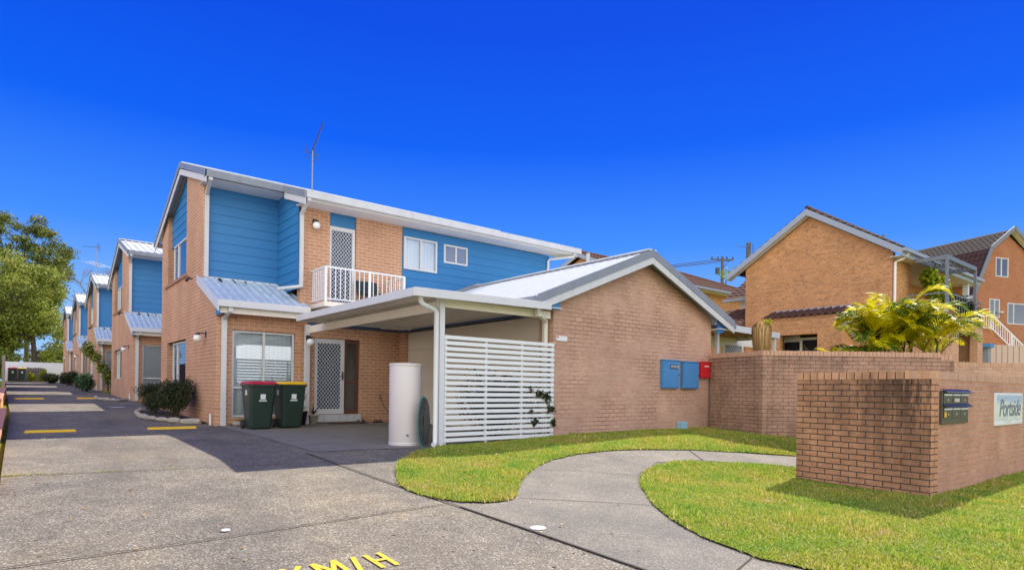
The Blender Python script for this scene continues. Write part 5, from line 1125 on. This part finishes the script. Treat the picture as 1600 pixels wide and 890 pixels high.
    # balcony block
    b = MB(); panel(b, (0, 7.4, 0), (1, 0, 0), (0, -1, 0), .25, 26.0, 30.4, .8, 4.42, [(27.4, 29.7, .8, 3.92)]); b.box(26.0, 26.25, 7.65, 8.8, .8, 4.42); b.box(30.15, 30.4, 7.65, 8.8, .8, 4.42); b.box(26.25, 30.15, 7.65, 8.8, 4.2, 4.40); b.box(26.3, 33.7, 8.802, 10.39, 4.2, 4.38)
    bb = b.build('balcony_block', 'unit_brick', t)
    MB().box(27.3, 29.8, 8.3, 8.34, .8, 4.0).build('garage_door', 'wall_render', bb); MB().box(27.42, 27.5, 7.5, 7.6, .8, 3.9).build('door_frame', 'cream', bb)
    rl = MB(); rl.beam((26.1, 7.45, 5.2), (30.3, 7.45, 5.2), .05, .05).beam((26.1, 7.45, 5.2), (26.1, 8.7, 5.2), .05, .049)
    for i in range(15): rl.box(26.1 + i * .3, 26.12 + i * .3, 7.44, 7.46, 4.42, 5.19)
    rl.build('balcony_rail', 'steel_grey', t)
    MB().box(26.85, 28.3, 10.36, 10.39, 4.4, 6.3).build('glass_door', 'glass_dark', t)
    v = MB(); v.tube([(25.6, 8.0, 6.85)] * 1 + [(25.6, 8.0, 7.0)], .01, 4) if False else None
    c = MB(); c.tube([(26.3, 9.6, 7.4), (26.3, 9.6, 7.72)], .05, 8); c.build('vent_flue', 'steel_grey', rf)
    # rear wing
    wv = MB(); wv.box(27.3, 33, 14.67, 16.3, .5, 6.0); wv.build('wing_wall', 'wall_render', t)
    a = MB(); tiles(a, (26.9, 16.9, 6.0), (26.9, 14.67, 6.0), (3.2, 0, 1.9), cuts=[((26.9, 16.9, 6.0), V((-.55, 1, 0)).normalized() * 1)]); ww = a.build('wing_roof', 'tile_roof_brown', t)
    MB().box(26.78, 26.9, 14.67, 16.9, 5.86, 5.98).build('wing_gutter', 'barge_grey', ww)
    a = MB(); tiles(a, (23.6, 18.9, 3.9), (23.6, 14.67, 3.9), (3.69, 0, 1.6)); a.build('lower_roof', 'tile_roof_brown', t); wv = MB(); wv.box(24.2, 27.28, 14.68, 18.6, .5, 3.9); wv.build('lower_wall', 'orange_brick', t)
    return t
BH = brick_house()
t = thing('pergola', 'dark grey steel pergola with slats on the upper balcony of the orange brick house', 'pergola', (26, 7.4, 4.42)); zt = 6.45
m = MB(); m.beam((25.95, 7.4, zt), (29.35, 7.4, zt), .08, .16).beam((25.95, 8.35, zt + .0), (29.35, 8.35, zt), .08, .15)
for x in (26.0, 27.6, 29.3): m.beam((x, 7.44, zt - .001), (x, 8.31, zt - .001), .07, .15)
m.build('frame', 'steel_grey', t)
for x in (26.0, 29.3): MB().box(x - .045, x + .045, 7.355, 7.445, 4.42, zt - .08).build('post', 'steel_grey', t)
m = MB()
for i in range(6): y = 7.52 + i * .14; m.beam((26.05, y, zt + .05), (29.25, y, zt + .05), .05, .015)
m.build('slats', 'aerial', t)
t = thing('balcony_plants', 'sunlit yellow green potted shrub on the balcony under the pergola', 'plant', (27.0, 8.0, 4.42))
leaf_cloud('foliage', 'leaf_bright', [(27.2, 8.1, 5.6, .7, .35, .55), (28.0, 8.2, 5.5, .7, .3, .5), (26.7, 8.2, 5.9, .4, .3, .35), (29.2, 8.4, 5.4, .6, .3, .4)], 1700, .16, t, seed=51, fill=.2, aspect=.7)
MB().lathe((27.4, 8.1, 4.42), [(0, 0), (.25, 0), (.32, .45), (.28, .45), (0, .42)], 14).build('pot', 'ceramic', t)
t = thing('balcony_shrub', 'darker green hedge plant hanging over the balcony rail beyond the pergola post', 'plant', (29.5, 7.6, 4.42))
leaf_cloud('foliage', 'leaf_shrub', [(28.8, 7.62, 4.95, .7, .25, .35), (29.8, 7.62, 4.8, .6, .25, .3), (27.9, 7.62, 5.0, .5, .22, .3)], 1300, .13, t, seed=52, fill=.2, aspect=.6)

def red_house():
    yaw = R(38.9); A = V((47.6, 10.35, 2.5)); e1 = V((math.cos(yaw) * math.cos(R(18)) + math.sin(yaw) * math.sin(R(18)), -math.sin(yaw) * math.cos(R(18)) + math.cos(yaw) * math.sin(R(18)), 0)); rz = math.atan2(e1.y, e1.x)
    t = thing('red_house', 'red brick house with a barn shaped tiled roof on the slope behind', 'house', A, rz=rz); t['_o'] = [0, 0, 0]
    za, L_ = 9.2, 7.2; prof = [(-3.3, 4.9), (-2.75, 6.2), (-1.9, 7.75), (0, za - .25), (1.9, 7.75), (2.75, 6.2), (3.3, 4.9)]
    w = MB(); n = len(prof)
    # gable wall with windows: rectangles and upper polygon
    panel(w, (0, 0, 0), (1, 0, 0), (0, -1, 0), .25, -3.3, 4.6, -2, 4.95, [(-.02, 2.1, 3.42, 4.72), (-1.6, -.72, 3.75, 4.88)])
    panel(w, (0, 0, 0), (1, 0, 0), (0, -1, 0), .25, -3.3, 3.3, 4.952, 9.0, [(-1.1, 0.0, 6.28, 7.45)], [( -1.9, 7.75, V((-.59, 1)).normalized().x * 1.0, V((-.59, 1)).normalized().y), (1.9, 7.75, V((.59, 1)).normalized().x, V((.59, 1)).normalized().y), (-2.75, 6.2, V((-1.82, 1)).normalized().x, V((-1.82, 1)).normalized().y), (2.75, 6.2, V((1.82, 1)).normalized().x, V((1.82, 1)).normalized().y)])
    w.box(-3.3, -3.05, .25, L_, -2, 4.95); w.box(4.35, 4.6, .25, L_, -2, 4.95)
    w.build('wall', 'red_brick', t)
    r = MB()
    tiles(r, (-1.95, -.35, 7.85), (-1.95, L_, 7.85), (1.95, 0, za - 7.85)); tiles(r, (1.95, L_, 7.85), (1.95, -.35, 7.85), (-1.95, 0, za - 7.85)); rf = r.build('roof', 'tile_roof_tan', t)
    r = MB(); tiles(r, (-3.4, -.35, 4.95), (-3.4, L_, 4.95), (1.45, 0, 2.9)); tiles(r, (3.4, L_, 4.95), (3.4, -.35, 4.95), (-1.45, 0, 2.9)); r.build('steep_roof', 'tile_roof_dark', t)
    b = MB(); P = [(-3.45, 4.9), (-1.98, 7.88), (0, za + .06), (1.98, 7.88), (3.45, 4.9)]
    for (x0, z0), (x1, z1) in zip(P[:-1], P[1:]): b.beam((x0, -.38, z0), (x1, -.38, z1), .05, .24)
    b.build('barge_board', 'steel_grey', rf)
    b = MB()
    for (x0, z0), (x1, z1) in zip(P[:-1], P[1:]): b.beam((x0, -.19, z0 - .12), (x1, -.19, z1 - .12), .36, .02, up=(0, 0, 1))
    b.build('soffit', 'cream', rf)
    # dormer
    d = MB(); d.hexa([(-3.2, 3.2, 6.3), (-1.2, 3.2, 7.2), (-1.2, 4.6, 7.2), (-3.2, 4.6, 6.3), (-3.2, 3.2, 7.3), (-1.2, 3.2, 8.1), (-1.2, 4.6, 8.1), (-3.2, 4.6, 7.3)]); d.build('dormer', 'barge_grey', rf)
    for (x0, x1, z0, z1, md) in ((-1.1, 0, 6.28, 7.45, .45), (-.02, 2.1, 3.42, 4.72, .25), (-1.6, -.72, 3.75, 4.88, .5)):
        f = MB(); q = .05; f.box(x0, x1, -.02, .06, z0, z0 + q).box(x0, x1, -.02, .06, z1 - q, z1).box(x0, x0 + q, -.02, .06, z0 + q, z1 - q).box(x1 - q, x1, -.02, .06, z0 + q, z1 - q); xm = x0 + (x1 - x0) * md; f.box(xm - .025, xm + .025, -.025, .05, z0 + q, z1 - q)
        o = f.build('window', 'white', t); MB().box(x0 + q, x1 - q, .01, .02, z0 + q, z1 - q).build('pane', 'glass', o); MB().box(x0 - .1, x1 + .1, .3, .31, z0 - .1, z1 + .1).build('room_back', 'curtain_grey' if md != .45 else 'curtain', o)
    MB().box(.2 - 1.1, .45 - 1.1, -.2, -.001, 4.25 - .2, 4.33 - .2).build('wall_light', 'white', t)
    return t
RH = red_house()
def stairs():
    t = thing('stair_balustrade', 'white balustrade of the outdoor stair running down beside the red brick house', 'railing', (36.6, 9.0, 3.0))
    P = [V((36.0, 9.5, 5.47)), V((37.02, 8.68, 5.45)), V((38.6, 7.4, 3.5))]; lo = .66
    m = MB()
    for a, b in zip(P[:-1], P[1:]): m.beam(a, b, .06, .05).beam(a - V((0, 0, lo)), b - V((0, 0, lo)), .04, .04)
    m.build('handrail', 'white_clean', t); m = MB()
    for a, b, n in ((P[0], P[1], 11), (P[1], P[2], 18)):
        for i in range(n + 1): p = a.lerp(b, i / n); m.box(p.x - .014, p.x + .014, p.y - .014, p.y + .014, p.z - lo, p.z)
    m.build('balusters', 'white_clean', t); m = MB()
    for p in (P[1], P[1].lerp(P[2], .5), P[2]): m.box(p.x - .04, p.x + .04, p.y - .04, p.y + .04, p.z - lo - .08, p.z + .01)
    m.build('posts', 'white_clean', t)
    m = MB(); m.hexa([V((36.0, 9.6, 1)), V((37.1, 8.75, 1)), V((37.9, 9.6, 1)), V((36.8, 10.4, 1)), V((36.0, 9.6, 4.75)), V((37.1, 8.75, 4.75)), V((37.9, 9.6, 4.75)), V((36.8, 10.4, 4.75))]); m.hexa([V((37.1, 8.75, 1)), V((38.7, 7.5, 1)), V((39.5, 8.4, 1)), V((37.9, 9.6, 1)), V((37.1, 8.75, 4.74)), V((38.7, 7.5, 2.8)), V((39.5, 8.4, 2.8)), V((37.9, 9.6, 4.74))]); m.build('stair_wall', 'red_brick', t)
stairs()
def metal_fence(a, b, z0, z1, mat, label, pitch=.24, zslope=0):
    a = V((*a, 0)); b = V((*b, 0)); t = thing('metal_fence', label, 'fence', (a.x, a.y, z0)); L_ = (b - a).length; d = (b - a).normalized(); n_ = V((d.y, -d.x, 0)); m = MB(); n = int(L_ / pitch)
    for i in range(n):
        p = a + d * (i * pitch); q = a + d * ((i + .8) * pitch); r_ = a + d * ((i + .9) * pitch); s_ = a + d * ((i + 1) * pitch); o = n_ * .03
        for u, v_, ou, ov in ((p, q, o, o), (q, r_, o, V()), (r_, s_, V(), V()), (s_, s_ + d * .001, V(), o)):
            A, B = u + ou, v_ + ov; m.add([(A.x, A.y, z0), (B.x, B.y, z0), (B.x, B.y, z1), (A.x, A.y, z1)], [(0, 1, 2, 3)])
    m.build('panel', mat, t); r = MB(); r.beam((a.x, a.y, z1), (b.x, b.y, z1), .07, .05); r.build('top_rail', mat, t)
    k = MB(); n = max(1, int(L_ / 2.4))
    for i in range(n + 1): p = a + d * (L_ * i / n); k.box(p.x - .035, p.x + .035, p.y - .035, p.y + .035, z0, z1 + .02)
    k.build('posts', mat, t); return t
metal_fence((31.5, 8.0), (36.0, 4.2), 1.6, 3.6, 'colorbond_beige', 'beige metal panel fence below the white stair balustrade')
metal_fence((-.95, 79.4), (12, 79.4), 1.2, 3.60, 'fence_white', 'white metal fence closing the end of the driveway')
t = thing('letterbox', 'small grey blue meter cabinet beside the beige metal fence', 'cabinet', (30.9, 7.5, 2.5)); MB().box(30.75, 31.1, 7.3, 7.6, 2.2, 3.45).build('cabinet_body', 'gutter_grey', t); MB().box(30.62, 31.2, 7.2, 7.65, 3.45, 3.6).build('cabinet_hood', 'blue_box', t)
shrub('bright green leafy plant above the long garden wall', (24.0, 2.75), (.9, .5), 2.5, 1800, .12, 'leaf_bright', seed=61)

def tiled_house():
    t = thing('tiled_house', 'distant house with a brown tiled roof rising behind the garage roof', 'house', (27, 27, 2)); ya, za, s = 27, 10.0, .42; w = MB()
    panel(w, (27.2, 0, 0), (0, 1, 0), (-1, 0, 0), .25, 22.8, 31.2, 1, 10, [], [(ya, za - .3, V((-s, 1)).normalized().x, V((-s, 1)).normalized().y), (ya, za - .3, V((s, 1)).normalized().x, V((s, 1)).normalized().y)])
    w.box(27.46, 41.5, 22.8, 23.0, 1, 8.1); w.box(41.3, 41.5, 23.0, 31.2, 1, 8.1); w.box(27.46, 41.3, 31.0, 31.2, 1, 8.1); w.build('wall', 'orange_brick', t)
    r = MB(); hx = 37.3; ex = 42.6; hip = V((1, -(ex - hx) / (ya - 22.2) * -1, 0))
    # front slope cut by the hip
    nf = V(((ya - 22.2), (ex - hx), 0)).normalized()
    tiles(r, (26.9, 22.2, za - s * 4.8), (ex, 22.2, za - s * 4.8), (0, 4.8, s * 4.8), cuts=[((hx, ya, 0), V((4.8, 5.3, 0)).normalized())])
    tiles(r, (ex, 31.8, za - s * 4.8), (26.9, 31.8, za - s * 4.8), (0, -4.8, s * 4.8), cuts=[((hx, ya, 0), V((4.8, -5.3, 0)).normalized())])
    tiles(r, (ex, 22.2, za - s * 4.8), (ex, 31.8, za - s * 4.8), (-5.3, 0, s * 4.8), cuts=[((hx, ya, 0), V((-4.8, -5.3, 0)).normalized()), ((hx, ya, 0), V((-4.8, 5.3, 0)).normalized())])
    r.tube([(26.9, ya, za + .04), (hx, ya, za + .04), (ex, 22.2, za - s * 4.8 + .05)], .11, 8); rf = r.build('roof', 'tile_roof_brown', t)
    b = MB()
    for ye in (22.2, 31.8): ze = za - s * 4.8; b.hexa([(26.82, ye, ze - .3), (26.86, ye, ze - .3), (26.86, ya, za - .3), (26.82, ya, za - .3), (26.82, ye, ze - .02), (26.86, ye, ze - .02), (26.86, ya, za - .02), (26.82, ya, za - .02)])
    b.box(27, ex, 22.05, 22.2, za - s * 4.8 - .16, za - s * 4.8 - .02); b.build('barge_board', 'barge_grey', rf)
    MB().box(27, ex - .2, 22.2, 22.8, za - s * 4.8 - .2, za - s * 4.8 - .17).build('soffit', 'soffit', rf)
    m = MB(); m.box(26.70, 26.81, 25.9, 26.1, 7.6, 9.75); m.build('downpipe', 'white', t)
tiled_house()

# ================================================================== POWER POLES
def pole(name, label, c, ht, arms, r=.17, cat='power pole'):
    x, y, z = c; t = thing(name, label, cat, c); MB().tube([(x, y, z), (x, y, z + ht)], [r * 1.2, r * .8], 12).build('pole_shaft', 'pole_timber', t)
    for (zz, L_, dx, dy) in arms:
        m = MB(); d = V((dx, dy, 0)).normalized(); a = V((x, y, z + zz)); m.beam(a - d * L_ / 2, a + d * L_ / 2, .11, .12); m.tube([a + d * L_ * .35, V((x, y, z + zz - .9))], .03, 5); m.build('crossarm', 'pole_timber', t)
        i_ = MB()
        for k in (-.47, -.2, .2, .47): p = a + d * L_ * k; i_.lathe((p.x, p.y, p.z + .06), [(0, 0), (.05, 0), (.09, .1), (.05, .14), (.09, .2), (0, .26)], 8)
        i_.build('insulators', 'dark_metal', t)
    return t
pole('power_pole', 'timber power pole with crossarms between the garage gable and the orange brick house', (53.55, 33.9, 2.5), 12.2, [(11.9, 2.2, .8, -.6), (9.3, .9, .6, .8)])
t = thing('pole_transformer', 'small dark switch gear fixed on the timber power pole', 'transformer', (53.2, 34.2, 13.0)); MB().tube([(53.2, 34.2, 13.0), (53.2, 34.2, 13.6)], .2, 10).build('tank_body', 'dark_metal', t); MB().tube([(53.2, 34.2, 13.2), (53.55, 33.9, 13.2)], .05, 6).build('bracket', 'dark_metal', t)
pole('power_pole', 'thick bare pole top rising behind the eave of the orange brick house', (64.8, 37.7, 2.5), 16.0, [], r=.32)
pole('power_pole', 'farther small power pole with low crossarms beside the timber power pole', (85, 56, 3), 15.4, [(14.8, 3.6, .8, -.6), (13.9, 2.6, .8, -.6)], r=.16)
pole('power_pole', 'farthest thin power pole seen just past the timber power pole', (88.5, 53.0, 3), 14.0, [(13.6, 2.8, .8, -.6)], r=.14)
t = thing('tv_aerial', 'dark aerial beside the thick bare pole above the orange brick roof', 'aerial', (27.2, 15.72, 6.3)); yagi(t, (27.2, 15.72, 6.3), (27.2, 15.76, 8.38), (0, .95, .30), .80, 12, .09, 'steel_grey')
t = thing('power_lines', 'three sagging power lines running from the timber power pole', 'cable', (53.5, 33.9, 14.3))
for i, (dx, dy) in enumerate(((-.85, .65), (0, 0), (.75, -.6))):
    A = V((53.55 + dx, 33.9 + dy, 14.35 - .0 * i)); B = V((20 + dx, 60 + dy, 14.2)); pts = [A.lerp(B, k / 20) - V((0, 0, 1.6 * 4 * (k / 20) * (1 - k / 20))) for k in range(21)]
    MB().tube(pts, .03, 5).build('cable', 'dark_metal', t)
t = thing('power_lines', 'thin lines strung between the farther small poles', 'cable', (85, 56, 17.5))
for dz in (0, -1): MB().tube([V((85, 56, 17.8 + dz)), V((75, 66, 16.9 + dz)), V((60, 80, 17.5 + dz))], .03, 5).build('cable', 'dark_metal', t); MB().tube([V((85, 56, 17.8 + dz)), V((100, 45, 17.3 + dz)), V((120, 30, 17.8 + dz))], .03, 5).build('cable', 'dark_metal', t)

# ================================================================== END OF THE DRIVE
t = thing('timber_screen', 'dark weathered timber paling screen in front of the white fence', 'fence', (.6, 78.3, 1.6)); rg = random.Random(4)
m = MB()
for i in range(23): x = -.66 + i * .13; h_ = 1.42 + rg.uniform(-.06, .05); m.box(x, x + .115, 78.3 + rg.uniform(-.01, .01), 78.33, 1.5, 1.6 + h_)
m.build('palings', 'timber_dark', t); MB().box(-.66, 2.3, 78.34, 78.39, 2.6, 2.7).build('rail', 'timber_dark', t)
def paling_fence():
    t = thing('paling_fence', 'grey timber paling fence along the edge of the driveway', 'fence', (-.45, 34, .9)); rg = random.Random(9); m = MB(); y = 33.0
    while y < 79: z = gz(-.4, y); xo = -.012 * (y - 33); m.box(-.47 + xo, -.45 + xo, y, y + .11, z - .1, z + 1.65 + rg.uniform(-.03, .03)); y += .125
    m.build('palings', 'timber_grey', t); m = MB()
    for i in range(18): y = 33 + i * 2.6; z = gz(-.4, y); xo = -.012 * (y - 33); m.box(-.45 + xo, -.36 + xo, y, y + .1, z - .1, z + 1.7)
    m.build('posts', 'timber_grey', t)
paling_fence()
def low_wall(label, y0, y1, h, x0=-.42, x1=-.16):
    t = thing('retaining_wall', label, 'brick wall', (x0, y0, gz(0, y0))); n = max(1, int((y1 - y0) / 3)); m = MB()
    for i in range(n): a = y0 + (y1 - y0) * i / n; b = y0 + (y1 - y0) * (i + 1) / n; z = gz(0, a) ; z2 = gz(0, b); m.hexa([(x0, a, z - .2), (x1, a, z - .2), (x1, b, z2 - .2), (x0, b, z2 - .2), (x0, a, z + h), (x1, a, z + h), (x1, b, z2 + h), (x0, b, z2 + h)])
    m.build('wall', 'orange_brick', t); c = MB()
    for i in range(n): a = y0 + (y1 - y0) * i / n; b = y0 + (y1 - y0) * (i + 1) / n; z = gz(0, a) + h; z2 = gz(0, b) + h; c.hexa([(x0 - .02, a, z + .001), (x1 + .02, a, z + .001), (x1 + .02, b, z2 + .001), (x0 - .02, b, z2 + .001), (x0 - .02, a, z + .07), (x1 + .02, a, z + .07), (x1 + .02, b, z2 + .07), (x0 - .02, b, z2 + .07)])
    c.build('capping', 'terracotta', t)
low_wall('low orange brick edge wall at the near end of the driveway', 7.5, 20.5, .10, -.45, -.2)
low_wall('taller stepped brick edge wall before the paling fence', 21, 33, .28, -.6, -.33)

# ================================================================== TREES AND PALMS
def tree(label, base, h, clumps, n, size, mat, trunk_r, limbs, seed, droop=0, name='tree', bark='bark', fill=.3, aspect=.4):
    t = thing(name, label, 'tree', base); x, y, z = base; rg = random.Random(seed); m = MB()
    th = h * .38; m.tube([(x, y, z - .3), (x + .1, y, z + th * .5), (x - .1, y, z + th)], [trunk_r * 1.2, trunk_r, trunk_r * .75], 9)
    for i in range(limbs):
        c = clumps[(i * 3) % len(clumps)]; s = V((x - .1, y, z + th * rg.uniform(.75, 1))); e = V((c[0], c[1], c[2])); mid = s.lerp(e, .5) + V((rg.uniform(-.4, .4), 0, rg.uniform(0, .6)))
        m.tube([s, mid, e], [trunk_r * .55, trunk_r * .35, trunk_r * .1], 6)
        for q in range(3): f = mid.lerp(e, rg.uniform(0, .8)); g = f + V((rg.uniform(-1, 1), rg.uniform(-1, 1), rg.uniform(.2, 1))) * c[3] * .6; m.tube([f, g], [trunk_r * .15, trunk_r * .03], 4)
    m.build('trunk', bark, t); leaf_cloud('crown', mat, clumps, n, size, t, seed=seed, droop=droop, fill=fill, aspect=aspect)
    return t
def clumpset(c, r, n, q, seed, zmin=None):
    rg = random.Random(seed); out = []
    for i in range(n):
        while True:
            d = V((rg.uniform(-1, 1), rg.uniform(-1, 1), rg.uniform(-1, 1)))
            if d.length < 1: break
        d = d.normalized() * (d.length ** .45); k = rg.uniform(.7, 1.3) * q
        out.append((c[0] + d.x * r[0], c[1] + d.y * r[1], c[2] + d.z * r[2], k * 1.15, k * 1.15, k * .75))
    return out
# big weeping tree behind the white fence (crown spans the end of the drive)
cr = clumpset((-1.4, 88, 10.9), (4.9, 3.6, 5.0), 70, 1.35, 3) + clumpset((-3.5, 88, 5.5), (4.2, 3, 3.6), 40, 1.2, 4) + clumpset((2.6, 87, 9.0), (1.9, 2, 4.2), 20, .9, 14) + clumpset((-1.5, 89, 5.2), (2.6, 2, 1.6), 8, .8, 15) + clumpset((-1.8, 90, 3.7), (5.2, 2, 1.3), 26, .95, 33) + clumpset((3.6, 88, 5.6), (1.2, 1.5, 2.0), 7, .7, 19)
tree('big pale green weeping tree behind the white fence', (1.45, 87, 1.6), 15, cr, 80000, .30, 'leaf_light', .26, 12, 5, droop=.55, fill=.45)
cr = clumpset((-.6, 108, 18.0), (6.3, 4, 7.0), 95, 1.1, 6) + clumpset((3.9, 106, 17.5), (2.2, 3, 3.4), 16, .8, 9)
tree('tall thin-leaved darker tree rising above the weeping tree', (1.0, 109, 1.8), 24, cr, 38000, .34, 'leaf_dark', .30, 12, 7, fill=.05)
cr = clumpset((5.0, 94, 5.5), (2.2, 2, 3.0), 12, .9, 16)
tree('smaller shaded tree between the weeping tree and the last townhouse', (5.2, 94, 1.8), 8, cr, 4500, .30, 'leaf_dark', .2, 6, 17)
# bare tree behind the row
t = thing('bare_tree', 'bare leafless tree behind the third townhouse roof', 'tree', (8.2, 95, 2)); rg = random.Random(12); m = MB()
def twig(p, d, l, r, k):
    q = p + d * l; m.tube([p, p.lerp(q, .5) + V((rg.uniform(-.1, .1), 0, rg.uniform(-.1, .1))) * l * .4, q], [r, r * .8, r * .6], 5)
    if k:
        for i in range(3): twig(q, (d + V((rg.uniform(-.8, .8), rg.uniform(-.8, .8), rg.uniform(-.2, .5)))).normalized(), l * .68, r * .6, k - 1)
twig(V((8.2, 95, 2)), V((0, 0, 1)), 5.4, .22, 5); m.build('branches', 'bark_pale', t)
leaf_cloud('sparse_leaves', 'leaf_dark', [(8.0, 95, 12.5, 2.8, 2, 1.8)], 500, .25, t, seed=3, fill=.2)
# trees far right / centre background
cr = clumpset((46.0, 29.5, 9.6), (1.6, 1.5, 2.2), 9, .8, 22)
tree('sunlit yellow green tree at the foot of the timber power pole', (46, 29.5, 2.5), 8, cr, 3000, .20, 'leaf_bright', .14, 5, 23)
def palm_clump(label, c, stems, seed, H_=2.2, LN=1.25, name='golden_cane_palm'):
    x, y = c; z = gz(x, y); t = thing(name, label, 'palm', (x, y, z)); rg = random.Random(seed); Y_, G_, S_ = MB(), MB(), MB()
    def frond(base, ang, ln, rise, mb, lw=.046, ll=.46):
        d = V((math.cos(ang), math.sin(ang), 0)); pts = []
        for k in range(11): u = k / 10; pts.append(base + d * ln * u * (1 - .12 * u) + V((0, 0, rise * (u * 1.9 - 1.55 * u * u) * ln)))
        mb.tube(pts[:], [.010 * (1 - .8 * i / 10) + .003 for i in range(11)], 4)
        side = V((-d.y, d.x, 0)); n = 24
        for i in range(3, n):
            u = i / n; k = min(9, int(u * 10)); p = pts[k].lerp(pts[k + 1], u * 10 - k); tg = (pts[k + 1] - pts[k]).normalized(); L2 = ll * (math.sin(math.pi * min(1, u * .92 + .12)) ** .6) * rg.uniform(.85, 1.1)
            for sg in (-1, 1):
                dr = (tg * .75 + side * sg * .8 + V((0, 0, .35))).normalized(); q1 = p + dr * L2 * .5; q2 = p + dr * L2 * .92 + V((0, 0, -L2 * .22)); w_ = tg * lw * .5
                mb.add([p - w_ * .4, p + w_ * .4, q1 + w_, q1 - w_], [(0, 1, 2, 3)]); mb.add([q1 - w_, q1 + w_, q2], [(0, 1, 2)])
    for s in range(stems):
        sx, sy = x + rg.uniform(-.35, .35), y + rg.uniform(-.3, .3); top = V((sx + rg.uniform(-.3, .3), sy + rg.uniform(-.25, .25), z + H_ * rg.uniform(.72, 1.0)))
        S_.tube([(sx, sy, z), (sx, sy, z + .8), top], [.04, .032, .022], 7)
        nf = rg.randint(8, 10)
        for f in range(nf):
            up = f / nf; ln = LN * rg.uniform(.8, 1.15); frond(top, rg.uniform(0, 6.283), ln, rg.uniform(.7, 1.35) * (.45 + up * .75), Y_ if rg.random() < .55 + .25 * up else G_)
    Y_.build('yellow_fronds', 'palm_yellow', t); G_.build('green_fronds', 'palm_green', t); S_.build('stem', 'leaf_succulent', t); return t
palm_clump('dense golden cane palm in the middle of the clump behind the boundary wall', (17.45, 6.15), 10, 3, 2.95, 1.15)
palm_clump('golden cane palm leaning towards the pergola behind the boundary wall', (18.15, 5.7), 5, 5, 2.75, 1.4)
palm_clump('shorter golden cane palm in front of the tiled porch', (16.8, 6.7), 4, 8, 1.8, .9)
shrub('low green leafy shrub at the base of the golden cane palms', (17.3, 6.1), (1.0, .5), 2.15, 8000, .09, 'leaf_succulent', seed=71)
shrub('yellow flowering low shrub between the dead palm and the cane palms', (16.3, 7.0), (.5, .4), 2.25, 2200, .07, 'leaf_bright', seed=72)

# house over the boundary, outside the frame: it stands in the side window reflections
t = thing('neighbour_house', 'cream rendered neighbouring house across the boundary, seen only in window reflections', 'house', (-7.5, 20, .5))
m = MB(); panel(m, (-6.4, 0, 0), (0, 1, 0), (1, 0, 0), .2, 2, 34, -.5, 4.2, [(6, 8, 1.3, 2.6), (14, 16, 1.3, 2.6), (24, 26, 1.3, 2.6)]); m.box(-14, -6.6, 2, 2.2, -.5, 4.2); m.box(-14, -6.6, 33.8, 34, -.5, 4.2); m.box(-14.2, -14, 2, 34, -.5, 4.2); m.build('wall', 'render_cream', t)
for y in (6, 14, 24): window_x(t, -6.5, y, y + 2, 1.3, 2.6)
m = MB(); m.hexa([(-6.0, 1.6, 4.2), (-14.5, 1.6, 4.2), (-14.5, 34.4, 4.2), (-6.0, 34.4, 4.2), (-10.1, 2, 6.0), (-10.3, 2, 6.0), (-10.3, 34, 6.0), (-10.1, 34, 6.0)]); m.build('roof', 'tile_roof_tan', t)
